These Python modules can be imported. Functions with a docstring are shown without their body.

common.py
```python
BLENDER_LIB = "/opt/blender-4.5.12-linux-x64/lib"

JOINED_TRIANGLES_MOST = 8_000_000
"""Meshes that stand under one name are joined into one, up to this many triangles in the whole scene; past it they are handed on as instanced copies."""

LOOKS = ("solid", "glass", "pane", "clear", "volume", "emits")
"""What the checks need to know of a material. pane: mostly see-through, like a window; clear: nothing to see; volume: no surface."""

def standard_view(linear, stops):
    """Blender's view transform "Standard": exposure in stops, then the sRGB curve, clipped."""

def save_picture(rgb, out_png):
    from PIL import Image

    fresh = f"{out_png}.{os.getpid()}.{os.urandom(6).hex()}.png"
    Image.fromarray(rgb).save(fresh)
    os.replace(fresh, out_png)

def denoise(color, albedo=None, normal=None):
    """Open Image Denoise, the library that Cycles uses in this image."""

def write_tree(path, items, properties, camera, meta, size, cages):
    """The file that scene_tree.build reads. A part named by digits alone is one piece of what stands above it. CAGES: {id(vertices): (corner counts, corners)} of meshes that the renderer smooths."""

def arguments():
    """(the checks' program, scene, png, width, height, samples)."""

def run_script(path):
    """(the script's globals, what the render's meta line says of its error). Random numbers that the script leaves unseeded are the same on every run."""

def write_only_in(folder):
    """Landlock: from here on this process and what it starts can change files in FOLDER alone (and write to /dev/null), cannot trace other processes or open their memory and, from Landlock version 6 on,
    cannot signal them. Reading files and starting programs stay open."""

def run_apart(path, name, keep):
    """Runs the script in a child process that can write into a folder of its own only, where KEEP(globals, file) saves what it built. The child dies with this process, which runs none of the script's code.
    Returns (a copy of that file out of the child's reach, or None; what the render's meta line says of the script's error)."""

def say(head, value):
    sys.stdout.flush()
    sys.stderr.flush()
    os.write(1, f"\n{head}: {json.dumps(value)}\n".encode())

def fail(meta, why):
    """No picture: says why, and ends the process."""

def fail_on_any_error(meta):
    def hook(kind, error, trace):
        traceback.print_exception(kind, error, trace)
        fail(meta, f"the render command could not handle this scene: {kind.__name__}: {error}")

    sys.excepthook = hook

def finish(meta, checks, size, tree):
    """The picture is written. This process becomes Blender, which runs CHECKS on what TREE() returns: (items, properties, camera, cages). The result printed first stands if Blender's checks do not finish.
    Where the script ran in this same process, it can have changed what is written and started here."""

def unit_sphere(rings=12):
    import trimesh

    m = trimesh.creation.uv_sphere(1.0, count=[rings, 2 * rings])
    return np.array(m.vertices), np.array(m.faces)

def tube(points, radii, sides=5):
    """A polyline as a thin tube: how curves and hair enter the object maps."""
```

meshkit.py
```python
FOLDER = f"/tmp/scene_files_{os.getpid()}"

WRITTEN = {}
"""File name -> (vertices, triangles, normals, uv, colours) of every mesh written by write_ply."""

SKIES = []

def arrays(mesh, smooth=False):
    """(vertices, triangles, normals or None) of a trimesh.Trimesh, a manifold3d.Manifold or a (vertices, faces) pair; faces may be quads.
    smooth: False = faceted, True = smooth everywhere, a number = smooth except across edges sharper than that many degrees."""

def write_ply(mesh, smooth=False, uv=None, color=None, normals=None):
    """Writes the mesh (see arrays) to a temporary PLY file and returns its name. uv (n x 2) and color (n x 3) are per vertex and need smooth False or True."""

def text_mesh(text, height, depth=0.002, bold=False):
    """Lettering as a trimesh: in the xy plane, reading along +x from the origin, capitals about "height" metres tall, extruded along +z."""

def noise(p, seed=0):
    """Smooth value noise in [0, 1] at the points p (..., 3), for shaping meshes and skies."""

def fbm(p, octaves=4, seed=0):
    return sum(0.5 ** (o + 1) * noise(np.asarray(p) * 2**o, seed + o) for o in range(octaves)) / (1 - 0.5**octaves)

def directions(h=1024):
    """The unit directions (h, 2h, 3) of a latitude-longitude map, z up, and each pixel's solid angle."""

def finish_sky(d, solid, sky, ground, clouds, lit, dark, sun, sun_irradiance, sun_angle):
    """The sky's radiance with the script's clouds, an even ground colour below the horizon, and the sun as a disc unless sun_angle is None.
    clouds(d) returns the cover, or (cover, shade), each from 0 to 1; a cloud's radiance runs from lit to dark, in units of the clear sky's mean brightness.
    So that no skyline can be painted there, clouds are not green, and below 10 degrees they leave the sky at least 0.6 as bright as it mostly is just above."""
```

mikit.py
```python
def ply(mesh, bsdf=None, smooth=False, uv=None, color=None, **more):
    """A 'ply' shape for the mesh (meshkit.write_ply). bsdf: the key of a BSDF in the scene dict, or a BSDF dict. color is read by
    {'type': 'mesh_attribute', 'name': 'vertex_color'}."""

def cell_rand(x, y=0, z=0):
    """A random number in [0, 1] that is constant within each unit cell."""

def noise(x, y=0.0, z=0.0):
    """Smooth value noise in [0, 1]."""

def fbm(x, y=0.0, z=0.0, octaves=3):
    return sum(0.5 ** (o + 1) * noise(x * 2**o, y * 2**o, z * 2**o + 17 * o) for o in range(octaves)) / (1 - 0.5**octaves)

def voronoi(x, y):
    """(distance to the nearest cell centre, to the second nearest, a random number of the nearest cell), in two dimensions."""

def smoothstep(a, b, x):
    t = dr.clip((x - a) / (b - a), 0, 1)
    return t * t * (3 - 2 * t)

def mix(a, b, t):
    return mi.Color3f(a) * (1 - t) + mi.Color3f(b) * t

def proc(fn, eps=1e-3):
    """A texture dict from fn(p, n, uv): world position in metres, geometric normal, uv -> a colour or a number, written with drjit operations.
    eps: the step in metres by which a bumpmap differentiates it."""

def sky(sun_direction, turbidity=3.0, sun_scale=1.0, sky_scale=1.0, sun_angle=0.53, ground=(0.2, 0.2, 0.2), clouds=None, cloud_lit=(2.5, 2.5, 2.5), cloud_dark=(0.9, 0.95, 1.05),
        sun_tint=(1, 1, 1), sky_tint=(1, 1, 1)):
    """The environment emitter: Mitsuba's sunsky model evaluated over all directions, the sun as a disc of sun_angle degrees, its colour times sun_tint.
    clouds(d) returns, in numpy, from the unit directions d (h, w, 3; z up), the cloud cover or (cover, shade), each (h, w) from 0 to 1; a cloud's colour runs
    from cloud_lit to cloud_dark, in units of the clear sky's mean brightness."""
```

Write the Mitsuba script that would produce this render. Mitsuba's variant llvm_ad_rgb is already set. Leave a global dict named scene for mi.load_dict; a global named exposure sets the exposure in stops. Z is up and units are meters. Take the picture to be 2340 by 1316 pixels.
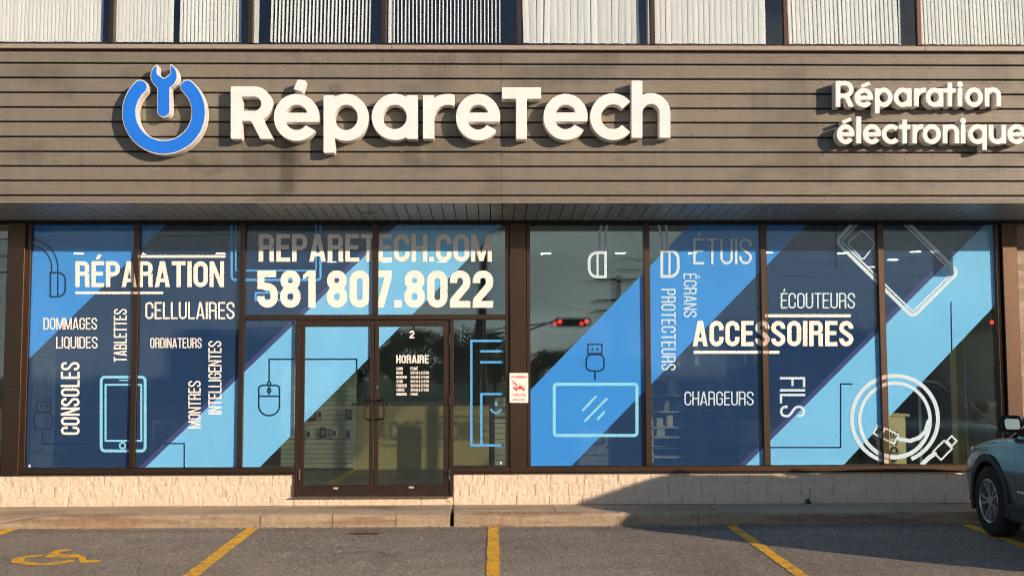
import math, random
import numpy as np
import trimesh, manifold3d
import drjit as dr
import mitsuba as mi
import mikit, meshkit
from mikit import noise, fbm, smoothstep, mix, cell_rand
from shapely.geometry import Polygon, LineString, MultiPolygon, Point, box as sbox
from shapely.ops import unary_union
from shapely import affinity

T = mi.ScalarTransform4f
rng = random.Random(7)
nrng = np.random.default_rng(7)
scene, labels = {}, {}

# ------------------------------------------------------------------ camera, sky, exposure
F, W, H = 2600.0, 2340, 1316                     # focal length in pixels of the photograph
EYE = np.array([0.0, -13.68, 1.65])
YAW, PITCH, ROLL = math.atan(48 / F), math.atan(203 / F), 0.0024
fwd = np.array([math.sin(YAW) * math.cos(PITCH), math.cos(YAW) * math.cos(PITCH), math.sin(PITCH)])
rgt = np.cross(fwd, [0, 0, 1.0]); rgt /= np.linalg.norm(rgt)
upv = np.cross(rgt, fwd)
upv, rgt = math.cos(ROLL) * upv + math.sin(ROLL) * rgt, math.cos(ROLL) * rgt - math.sin(ROLL) * upv
scene['camera'] = {'type': 'perspective', 'fov': 2 * math.degrees(math.atan(W / 2 / F)), 'fov_axis': 'x', 'near_clip': 0.1, 'far_clip': 2000.0,
                   'to_world': T().look_at(origin=EYE.tolist(), target=(EYE + fwd).tolist(), up=upv.tolist())}
SUN = (1.04, -1.0, 0.33)


def clouds(d):
    p = d / np.maximum(d[..., 2:3] + 0.25, 0.08)
    n = meshkit.fbm(p * np.array([1.1, 1.7, 0.0]) + np.array([3.1, 8.2, 0.4]), 5, 4)
    lowness = np.clip((0.46 - d[..., 2]) / 0.28, 0, 1)
    cover = np.clip((n - 0.64 + 0.40 * lowness) / 0.2, 0, 1)
    shade = np.clip(0.35 + (meshkit.fbm(p * np.array([2.3, 3.3, 0.0]) + 11.0, 4, 9) - 0.5) * 2.2, 0, 1)
    return cover * 0.92, shade


scene['sky'] = mikit.sky(SUN, turbidity=3.0, sun_scale=1.0, sky_scale=0.52, clouds=clouds, cloud_lit=(3.9, 4.25, 4.25), cloud_dark=(2.5, 2.75, 2.75),
                         sun_tint=(1.0, 1.165, 2.03), sky_tint=(1.0, 1.2, 1.8))
exposure = 2.25


def U(px, py, Y):
    """The point (X, Z) of the upright plane at depth Y that stands at this place of the photograph."""
    d = fwd * F + rgt * (px - W / 2) - upv * (py - H / 2)
    t = (Y - EYE[1]) / d[1]
    p = EYE + t * d
    return p[0], p[2]


def G(px, py, z=0.0):
    d = fwd * F + rgt * (px - W / 2) - upv * (py - H / 2)
    p = EYE + (z - EYE[2]) / d[2] * d
    return p[0], p[1]


# ------------------------------------------------------------------ scene helpers
_count = {}


def num(name):
    n = _count.get(name, 0)
    _count[name] = n + 1
    return name if n == 0 else f'{name}_{n:03d}'


def thing(name, label, cat, group=None, kind=None):
    key = num(name)
    labels[key] = {'label': label, 'category': cat}
    if group: labels[key]['group'] = group
    if kind: labels[key]['kind'] = kind
    return key


def add(name, mesh, m, parent=None, smooth=False, label=None, kind=None, **more):
    key = num(name if parent is None else parent + '__' + name)
    scene[key] = mikit.ply(mesh, m, smooth=smooth, **more)
    if label or kind:
        labels[key] = {k: v for k, v in (('label', label), ('kind', kind)) if v}
    return key


def cat(*ms):
    ms = [m for m in ms if m is not None]
    return trimesh.util.concatenate(ms)


def bx(x0, x1, y0, y1, z0, z1, c=0.0):
    if c <= 0:
        m = trimesh.creation.box(extents=(x1 - x0, y1 - y0, z1 - z0))
        m.apply_translation(((x0 + x1) / 2, (y0 + y1) / 2, (z0 + z1) / 2))
        return m
    c = min(c, 0.45 * min(x1 - x0, y1 - y0, z1 - z0))
    P = []
    for sx, X in ((1, x0), (-1, x1)):
        for sy, Y in ((1, y0), (-1, y1)):
            for sz, Z in ((1, z0), (-1, z1)):
                P += [(X, Y + sy * c, Z + sz * c), (X + sx * c, Y, Z + sz * c), (X + sx * c, Y + sy * c, Z)]
    return trimesh.convex.convex_hull(np.array(P))


def polys(g):
    if g.is_empty: return []
    if isinstance(g, Polygon): return [g]
    return [p for p in getattr(g, 'geoms', []) if isinstance(p, Polygon) and p.area > 1e-9]


def sheet(g, Y, axis='y'):
    """A flat sheet of the (X, Z) shape g at depth Y, facing -Y; axis 'z': of the (X, Y) shape at height Y, facing up."""
    vs, fs, n = [], [], 0
    for p in polys(g):
        v, f = trimesh.creation.triangulate_polygon(p, engine='earcut')
        a = np.cross(v[f[:, 1]] - v[f[:, 0]], v[f[:, 2]] - v[f[:, 0]])
        f = np.where((a < 0)[:, None], f[:, ::-1], f)
        vs.append(v); fs.append(f + n); n += len(v)
    if not vs: return None
    v, f = np.vstack(vs), np.vstack(fs)
    if axis == 'z':
        return trimesh.Trimesh(np.c_[v, np.full(len(v), Y)], f, process=False)
    return trimesh.Trimesh(np.c_[v[:, 0], np.full(len(v), Y), v[:, 1]], f, process=False)


def slab(g, y0, y1):
    """The (X, Z) shape g as a solid from depth y0 (front) to y1."""
    out = []
    for p in polys(g):
        m = trimesh.creation.extrude_polygon(p, y1 - y0, engine='earcut')
        v = np.array(m.vertices)
        out.append(trimesh.Trimesh(np.c_[v[:, 0], v[:, 2] + y0, v[:, 1]], np.array(m.faces)[:, ::-1], process=False))
    return cat(*out)


def tube(pts, r, sides=8, cap=True):
    import common
    p = np.asarray(pts, float)
    v, f = common.tube(p, np.full(len(p), r) if np.isscalar(r) else np.asarray(r), sides)
    m = trimesh.Trimesh(v, f, process=False)
    if cap:
        n = len(p)
        v2 = np.vstack([v, p[:1], p[-1:]])
        a = np.arange(sides)
        f2 = np.vstack([f, np.c_[a, (a + 1) % sides, np.full(sides, len(v))], np.c_[(n - 1) * sides + (a + 1) % sides, (n - 1) * sides + a, np.full(sides, len(v) + 1)]])
        m = trimesh.Trimesh(v2, f2, process=False)
    trimesh.repair.fix_normals(m)
    return m


def cyl(x, y, z, r, h, axis='z', n=24):
    m = trimesh.creation.cylinder(radius=r, height=h, sections=n)
    if axis == 'y': m.apply_transform(trimesh.transformations.rotation_matrix(math.pi / 2, [1, 0, 0]))
    if axis == 'x': m.apply_transform(trimesh.transformations.rotation_matrix(math.pi / 2, [0, 1, 0]))
    m.apply_translation((x, y, z))
    return m


def hull(P):
    return trimesh.convex.convex_hull(np.asarray(P, float))


# ------------------------------------------------------------------ materials
def rgb(c): return {'type': 'rgb', 'value': [float(x) for x in c]}


def two(b): return {'type': 'twosided', 'bsdf': b}


def P_(color, rough=0.5, metal=0.0, spec=0.5, **k):
    return {'type': 'principled', 'base_color': color if isinstance(color, dict) else rgb(color), 'roughness': rough, 'metallic': metal, 'specular': spec, **k}


def plank_col(p, n, uv):
    row = dr.floor(p.z / 0.16)
    v = 0.92 + 0.16 * fbm(p.x * 0.7, row * 3.1, p.y) + 0.05 * (noise(p.x * 9, p.z * 40) - 0.5)
    streak = smoothstep(0.62, 0.8, noise(p.x * 14, p.z * 1.2)) * 0.06
    # patches that an older sign left on the paint
    def patch(x0, x1, z0, z1, f=0.03):
        return smoothstep(x0 - f, x0 + f, p.x) * (1 - smoothstep(x1 - f, x1 + f, p.x)) * smoothstep(z0 - f, z0 + f, p.z) * (1 - smoothstep(z1 - f, z1 + f, p.z))
    g = patch(-2.33, -2.17, 3.66, 4.35) * 0.13 + patch(-2.75, -2.1, 4.0, 4.16) * 0.09 + patch(-1.80, -1.66, 3.98, 4.9) * 0.11 + patch(-1.0, -0.78, 3.98, 4.9, 0.05) * 0.09
    g = g + patch(-0.72, -0.45, 3.98, 4.25, 0.07) * 0.09 + smoothstep(0.55, 0.75, fbm(p.x * 1.6 + 4, p.z * 2.2)) * 0.10
    dirt = smoothstep(0.66, 0.8, fbm(p.x * 5, p.z * 9 + 3)) * patch(-5, 6, 3.9, 4.15, 0.1) * 0.12
    return mi.Color3f(0.204, 0.186, 0.148) * (v - streak - 2.1 * g - dirt)


def block_col(p, n, uv):
    v = 0.93 + 0.12 * fbm(p.x * 6, p.z * 8, p.y * 6)
    low = smoothstep(0.30, 0.12, p.z + 0.06 * noise(p.x * 7, 2.0)) * 0.14
    spots = smoothstep(0.70, 0.82, fbm(p.x * 22, p.z * 30)) * 0.18
    return mix((0.76, 0.63, 0.475), (0.42, 0.36, 0.29), dr.clip(low + spots, 0, 1)) * v


def asphalt_col(p, n, uv):
    big = fbm(p.x * 0.35, p.y * 0.5)
    mid = fbm(p.x * 3.1, p.y * 3.1, 2.0)
    gr = noise(p.x * 95, p.y * 30)
    gr2 = noise(p.x * 50 + 9, p.y * 17)
    st = smoothstep(0.80, 0.90, gr2) * 0.9 - smoothstep(0.22, 0.1, gr2) * 0.45
    wx, wy = p.x + 0.12 * noise(p.x * 5, p.y * 5), p.y + 0.12 * noise(p.x * 5 + 7, p.y * 5)
    cr = fbm(wx * 0.55 + 3, wy * 0.55, octaves=2)
    crack = smoothstep(0.006, 0.001, dr.abs(cr - 0.5)) * smoothstep(0.4, 0.6, noise(p.x * 0.6, p.y * 0.6 + 4)) * 0.2
    edge = smoothstep(0.22, 0.0, dr.abs(p.y + 1.13) - 0.05 * mid) * 0.16
    tyre = smoothstep(0.5, 0.72, fbm(p.x * 1.5 + 2, p.y * 0.16 + 5)) * 0.13
    base = (1 - crack - edge - tyre) * 0.20 * (0.68 + 0.40 * big + 0.30 * mid + 0.55 * (gr - 0.5) + st * 0.5)
    spill = smoothstep(1.0, 0.5, dr.sqrt(dr.square((p.x + 1.35) / 0.24) + dr.square((p.y + 1.42) / 0.10)) + 0.4 * (mid - 0.5))
    spill2 = smoothstep(1.0, 0.6, dr.sqrt(dr.square((p.x + 1.40) / 0.10) + dr.square((p.y + 1.22) / 0.035)))
    return mi.Color3f(1.09, 0.96, 0.77) * base * (1 - 0.75 * dr.maximum(spill, spill2))


def asphalt_bump(p, n, uv):
    return noise(p.x * 48, p.y * 40) + 0.5 * noise(p.x * 110, p.y * 95)


def walk_col(p, n, uv):
    v = 0.86 + 0.2 * fbm(p.x * 1.3, p.y * 3) + 0.12 * (noise(p.x * 60, p.y * 60, p.z * 60) - 0.5)
    wet = smoothstep(0.55, 0.72, fbm(p.x * 1.1 + 7, p.y * 2.6)) * 0.16
    stain = smoothstep(1.1, 0.3, dr.sqrt(dr.square((p.x + 1.6) / 0.75) + dr.square((p.y + 0.3) / 0.22)) + 0.7 * (fbm(p.x * 4, p.y * 4) - 0.5)) * 0.3
    return mi.Color3f(0.36, 0.29, 0.205) * (v - wet - stain)


def curb_col(p, n, uv):
    v = 0.68 + 0.5 * fbm(p.x * 3.5, p.z * 22, p.y * 9) + 0.3 * (noise(p.x * 45, p.y * 45, p.z * 60) - 0.5)
    band = smoothstep(0.45, 0.65, fbm(p.x * 1.4, p.z * 14 + 5))
    return mix((0.42, 0.33, 0.22), (0.34, 0.23, 0.15), band) * v


def paint_col(p, n, uv):
    worn = smoothstep(0.56, 0.74, fbm(p.x * 16, p.y * 16)) * 0.55 + smoothstep(0.7, 0.85, noise(p.x * 70, p.y * 60)) * 0.35
    return mix((0.78, 0.43, 0.03), (0.24, 0.19, 0.12), dr.clip(worn, 0, 1))


def bronze_col(p, n, uv):
    v = 0.88 + 0.22 * fbm(p.x * 3, p.z * 1.5, p.y * 3)
    return mi.Color3f(0.122, 0.080, 0.056) * v


def soffit_col(p, n, uv):
    return mi.Color3f(0.29, 0.305, 0.28) * (0.88 + 0.2 * fbm(p.x * 2.2, p.y * 3.0))


def brick_col(p, n, uv):
    r = dr.floor(p.z / 0.075)
    return mi.Color3f(0.34, 0.27, 0.21) * (0.75 + 0.5 * cell_rand(dr.floor(p.x / 0.2 + 0.5 * r), r, 3)) * (0.9 + 0.2 * noise(p.x * 30, p.z * 30))


def slat_col(p, n, uv):
    return mi.Color3f(0.79, 0.875, 0.86) * (0.93 + 0.12 * noise(p.x * 23.3, 1.0, 2.0))


def white_col(p, n, uv):
    return mi.Color3f(0.86, 0.845, 0.82) * (0.97 + 0.05 * fbm(p.x * 4, p.z * 4))


def leaf_col(p, n, uv):
    return mi.Color3f(0.055, 0.075, 0.03) * (0.6 + 0.9 * noise(p.x * 2, p.y * 2, p.z * 2))


def film_wave(p, n, uv):
    return fbm(p.x * 2.6, p.z * 2.1, p.y, octaves=2)


def film(color, opacity, rough=0.06):
    def tone(p, n, uv):
        return mi.Color3f(*color) * (0.96 + 0.07 * fbm(p.x * 0.9, p.z * 1.4) + 0.015 * noise(p.x * 40, p.z * 3))
    return {'type': 'mask', 'opacity': opacity, 'bsdf': two({'type': 'bumpmap', 'tex': mikit.proc(film_wave, eps=0.02), 'scale': 0.0035, 'bsdf': P_(mikit.proc(tone), rough, 0, 0.75)})}


M = {
    'm_plank': two(P_(mikit.proc(plank_col), 0.42, 0.0, 0.4)),
    'm_dark_gap': two(P_((0.035, 0.026, 0.022), 0.7)),
    'm_cap': two(P_((0.34, 0.295, 0.235), 0.45)),
    'm_block': two({'type': 'bumpmap', 'tex': mikit.proc(lambda p, n, uv: fbm(p.x * 34, p.z * 15, p.y * 26, octaves=4), eps=0.004), 'scale': 0.016, 'bsdf': P_(mikit.proc(block_col), 0.85, 0, 0.2)}),
    'm_mortar': two(P_((0.60, 0.50, 0.38), 0.9, 0, 0.1)),
    'm_asphalt': two({'type': 'bumpmap', 'tex': mikit.proc(asphalt_bump, eps=0.004), 'scale': 0.006, 'bsdf': P_(mikit.proc(asphalt_col), 0.9, 0, 0.2)}),
    'm_walk': two({'type': 'bumpmap', 'tex': mikit.proc(lambda p, n, uv: noise(p.x * 70, p.y * 70, p.z * 70), eps=0.004), 'scale': 0.002, 'bsdf': P_(mikit.proc(walk_col), 0.9, 0, 0.2)}),
    'm_curb': two({'type': 'bumpmap', 'tex': mikit.proc(lambda p, n, uv: fbm(p.x * 30, p.y * 30, p.z * 40), eps=0.004), 'scale': 0.014, 'bsdf': P_(mikit.proc(curb_col), 0.9, 0, 0.2)}),
    'm_crack': two(P_((0.02, 0.017, 0.015), 0.9)),
    'm_paint': two(P_(mikit.proc(paint_col), 0.7, 0, 0.3)),
    'm_bronze': two(P_(mikit.proc(bronze_col), 0.38, 0.95, 0.5)),
    'm_handle': two(P_((0.055, 0.036, 0.026), 0.3, 0.9)),
    'm_gasket': two(P_((0.012, 0.012, 0.012), 0.6)),
    'm_soffit': two(P_(mikit.proc(soffit_col), 0.35, 0, 0.5)),
    'm_brick': two(P_(mikit.proc(brick_col), 0.85)),
    'm_slat': {'type': 'principledthin', 'base_color': mikit.proc(slat_col), 'roughness': 0.6, 'diff_trans': 0.42, 'eta': 1.4},
    'm_letter': two(P_(mikit.proc(white_col), 0.35, 0, 0.5)),
    'm_return': two(P_((0.70, 0.69, 0.66), 0.35, 0, 0.5)),
    'm_blue_face': two(P_((0.012, 0.19, 0.80), 0.3, 0, 0.5)),
    'm_glass': {'type': 'thindielectric', 'int_ior': 1.80, 'specular_reflectance': rgb((0.90, 1.0, 0.99)), 'specular_transmittance': rgb((0.90, 0.97, 0.92))},
    'm_glass_upper': {'type': 'thindielectric', 'int_ior': 1.60},
    'm_film_light_blue': film((0.052, 0.33, 0.90), 0.82),
    'm_film_navy': film((0.020, 0.062, 0.168), 0.64),
    'm_film_cyan': film((0.19, 0.59, 0.97), 0.86),
    'm_film_purple': film((0.056, 0.085, 0.24), 0.86),
    'm_vinyl_white': two(P_((0.92, 0.88, 0.82), 0.10, 0, 0.5)),
    'm_vinyl_pale': two(P_((0.58, 0.76, 0.85), 0.10, 0, 0.5)),
    'm_vinyl_worn': two(P_((0.58, 0.48, 0.41), 0.5, 0, 0.2)),
    'm_vinyl_navy': two(P_((0.012, 0.040, 0.085), 0.10, 0, 0.5)),
    'm_vinyl_cyan': two(P_((0.24, 0.66, 0.88), 0.10, 0, 0.5)),
    'm_vinyl_blue': two(P_((0.10, 0.42, 0.88), 0.10, 0, 0.5)),
    'm_steel': two(P_((0.45, 0.42, 0.38), 0.3, 0.9)),
    'm_sign_white': two(P_((0.88, 0.86, 0.80), 0.4)),
    'm_sign_red': two(P_((0.72, 0.035, 0.03), 0.5)),
    'm_floor': two(P_((0.028, 0.026, 0.022), 0.4)),
    'm_inner_wall': two(P_((0.20, 0.20, 0.185), 0.8)),
    'm_inner_dark': two(P_((0.06, 0.06, 0.058), 0.8)),
    'm_upper_wall': two(P_((0.045, 0.05, 0.06), 0.8)),
    'm_ceiling': two(P_((0.30, 0.30, 0.28), 0.9)),
    'm_slatwall': two(P_((0.80, 0.80, 0.68), 0.6)),
    'm_counter': two(P_((0.74, 0.58, 0.30), 0.6)),
    'm_black': two(P_((0.015, 0.015, 0.016), 0.45)),
    'm_tan': two(P_((0.66, 0.53, 0.30), 0.6)),
    'm_grey': two(P_((0.42, 0.42, 0.41), 0.6)),
    'm_white_goods': two(P_((0.72, 0.72, 0.68), 0.5)),
    'm_shelf': two(P_((0.70, 0.72, 0.70), 0.5)),
    'm_leaf': two(P_(mikit.proc(leaf_col), 0.6)),
    'm_bark': two(P_((0.07, 0.055, 0.042), 0.9)),
    'm_pole': two(P_((0.085, 0.07, 0.055), 0.85)),
    'm_wire': two(P_((0.02, 0.02, 0.02), 0.5)),
    'm_signal': two(P_((0.03, 0.032, 0.03), 0.5)),
    'm_siding': two(P_((0.42, 0.39, 0.32), 0.7)),
    'm_roof': two(P_((0.07, 0.065, 0.06), 0.9)),
    'm_house_brick': two(P_((0.20, 0.10, 0.075), 0.9)),
    'm_paint_car': two(P_((0.115, 0.150, 0.155), 0.22, 0.5, 0.6, clearcoat=1.0, clearcoat_gloss=0.95)),
    'm_car_plastic': two(P_((0.022, 0.022, 0.023), 0.6)),
    'm_tyre': two(P_((0.016, 0.016, 0.016), 0.85)),
    'm_rim': two(P_((0.50, 0.50, 0.50), 0.3, 0.85)),
    'm_car_glass': two(P_((0.015, 0.02, 0.022), 0.05, 0, 0.8)),
    'm_mirror': two({'type': 'conductor', 'material': 'Ag', 'specular_reflectance': rgb((0.40, 0.46, 0.44))}),
    'm_lens': two(P_((0.55, 0.58, 0.6), 0.08, 0.3, 0.8)),
    'm_weed': two(P_((0.06, 0.12, 0.03), 0.6)),
}
scene.update(M)

# ------------------------------------------------------------------ lettering built from strokes
def rrect(x0, y0, x1, y1, r):
    r = min(r, (x1 - x0) / 2 - 1e-4, (y1 - y0) / 2 - 1e-4)
    return sbox(x0 + r, y0 + r, x1 - r, y1 - r).buffer(r, quad_segs=8)


def arc(cx, cy, r, a0, a1, n=14):
    return [(cx + r * math.cos(math.radians(a0 + (a1 - a0) * i / n)), cy + r * math.sin(math.radians(a0 + (a1 - a0) * i / n))) for i in range(n + 1)]


def st(pts, s, cap='flat', join='mitre'):
    return LineString(pts).buffer(s / 2, cap_style=cap, join_style=join)


def glyph(c, s, w=0.40):
    """A narrow upright capital or digit, 1 high: (shape, width)."""
    h = s / 2
    B = lambda x0, y0, x1, y1: sbox(x0, y0, x1, y1)
    def ring(x0, y0, x1, y1, r=None):
        o = rrect(x0, y0, x1, y1, (x1 - x0) / 2 if r is None else r)
        return o.difference(o.buffer(-s))
    def dshape(x0, y0, x1, y1, r):
        o = rrect(x0, y0, x1, y1, r).union(B(x0, y0, (x0 + x1) / 2, y1))
        i = rrect(x0 + s, y0 + s * 0.92, x1 - s, y1 - s * 0.92, max(r - s, 0.01)).union(B(x0 + s, y0 + s * 0.92, (x0 + x1) / 2, y1 - s * 0.92))
        return o.difference(i)
    acute = {'É': 'E', 'À': 'A'}
    if c in acute:
        g, ww = glyph(acute[c], s, w)
        x = ww / 2
        a = Polygon([(x - s * 0.5, 1.07), (x + s * 0.25, 1.07), (x + s * 0.95, 1.26), (x + s * 0.0, 1.26)])
        if c == 'À': a = affinity.scale(a, -1, 1, origin=(x, 1.1))
        return g.union(a), ww
    if c == ' ': return Polygon(), w * 0.42
    if c == '.': return B(0, 0, s * 1.05, s * 1.0), s * 1.05
    if c in 'O0': return ring(0, 0, w, 1), w
    if c == 'Q': return ring(0, 0, w, 1).union(st([(w * 0.52, 0.16), (w * 1.02, -0.06)], s * 0.75)), w
    if c == 'C': return ring(0, 0, w, 1).difference(B(w / 2, 0.37, w + 1, 0.63)), w
    if c == 'G': return ring(0, 0, w, 1).difference(B(w / 2, 0.52, w + 1, 0.66)).union(B(w * 0.52, 0.52 - s * 0.8, w, 0.52)), w
    if c == 'D': return dshape(0, 0, w, 1, w * 0.5), w
    if c == 'P': return B(0, 0, s, 1).union(dshape(0, 0.42, w * 0.97, 1, w * 0.45)), w * 0.97
    if c == 'R': return B(0, 0, s, 1).union(dshape(0, 0.44, w * 0.97, 1, w * 0.42)).union(Polygon([(w - s * 1.02, 0.5), (w - s * 0.02, 0.5), (w * 0.97, 0.38), (w * 0.97, 0.1), (w, 0), (w - s, 0), (w * 0.97 - s, 0.1), (w * 0.97 - s, 0.4)])), w
    if c == 'B': return dshape(0, 0.46, w * 0.96, 1, w * 0.42).union(dshape(0, 0, w, 0.46 + s * 0.92, w * 0.42)), w
    if c == 'A':
        k = w * 1.06
        l = Polygon([(0, 0), (s * 0.98, 0), (k / 2 + s * 0.42, 1), (k / 2 - s * 0.58, 1)])
        r = affinity.scale(l, -1, 1, origin=(k / 2, 0))
        return unary_union([l, r, B(k * 0.2, 0.19, k * 0.8, 0.19 + s * 0.85).intersection(Polygon([(0, 0), (k / 2 - s * 0.5, 1), (k / 2 + s * 0.5, 1), (k, 0)]))]), k
    if c == 'V':
        g, k = glyph('A', s, w)
        k = w * 1.06
        l = Polygon([(0, 1), (s * 0.98, 1), (k / 2 + s * 0.42, 0), (k / 2 - s * 0.58, 0)])
        return l.union(affinity.scale(l, -1, 1, origin=(k / 2, 0))), k
    if c == 'E': return unary_union([B(0, 0, s, 1), B(0, 0, w * 0.88, s * 0.92), B(0, 1 - s * 0.92, w * 0.88, 1), B(0, 0.52 - s * 0.45, w * 0.80, 0.52 + s * 0.45)]), w * 0.88
    if c == 'F': return unary_union([B(0, 0, s, 1), B(0, 1 - s * 0.92, w * 0.86, 1), B(0, 0.5 - s * 0.45, w * 0.76, 0.5 + s * 0.45)]), w * 0.86
    if c == 'L': return B(0, 0, s, 1).union(B(0, 0, w * 0.84, s * 0.92)), w * 0.84
    if c == 'T': k = w * 0.96; return B(k / 2 - h, 0, k / 2 + h, 1).union(B(0, 1 - s * 0.92, k, 1)), k
    if c == 'I': return B(0, 0, s, 1), s
    if c == 'H': return unary_union([B(0, 0, s, 1), B(w - s, 0, w, 1), B(0, 0.5 - s * 0.45, w, 0.5 + s * 0.45)]), w
    if c == 'N': return unary_union([B(0, 0, s * 0.92, 1), B(w - s * 0.92, 0, w, 1), Polygon([(0, 1), (s * 0.95, 1), (w, 0), (w - s * 0.95, 0)])]), w
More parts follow.
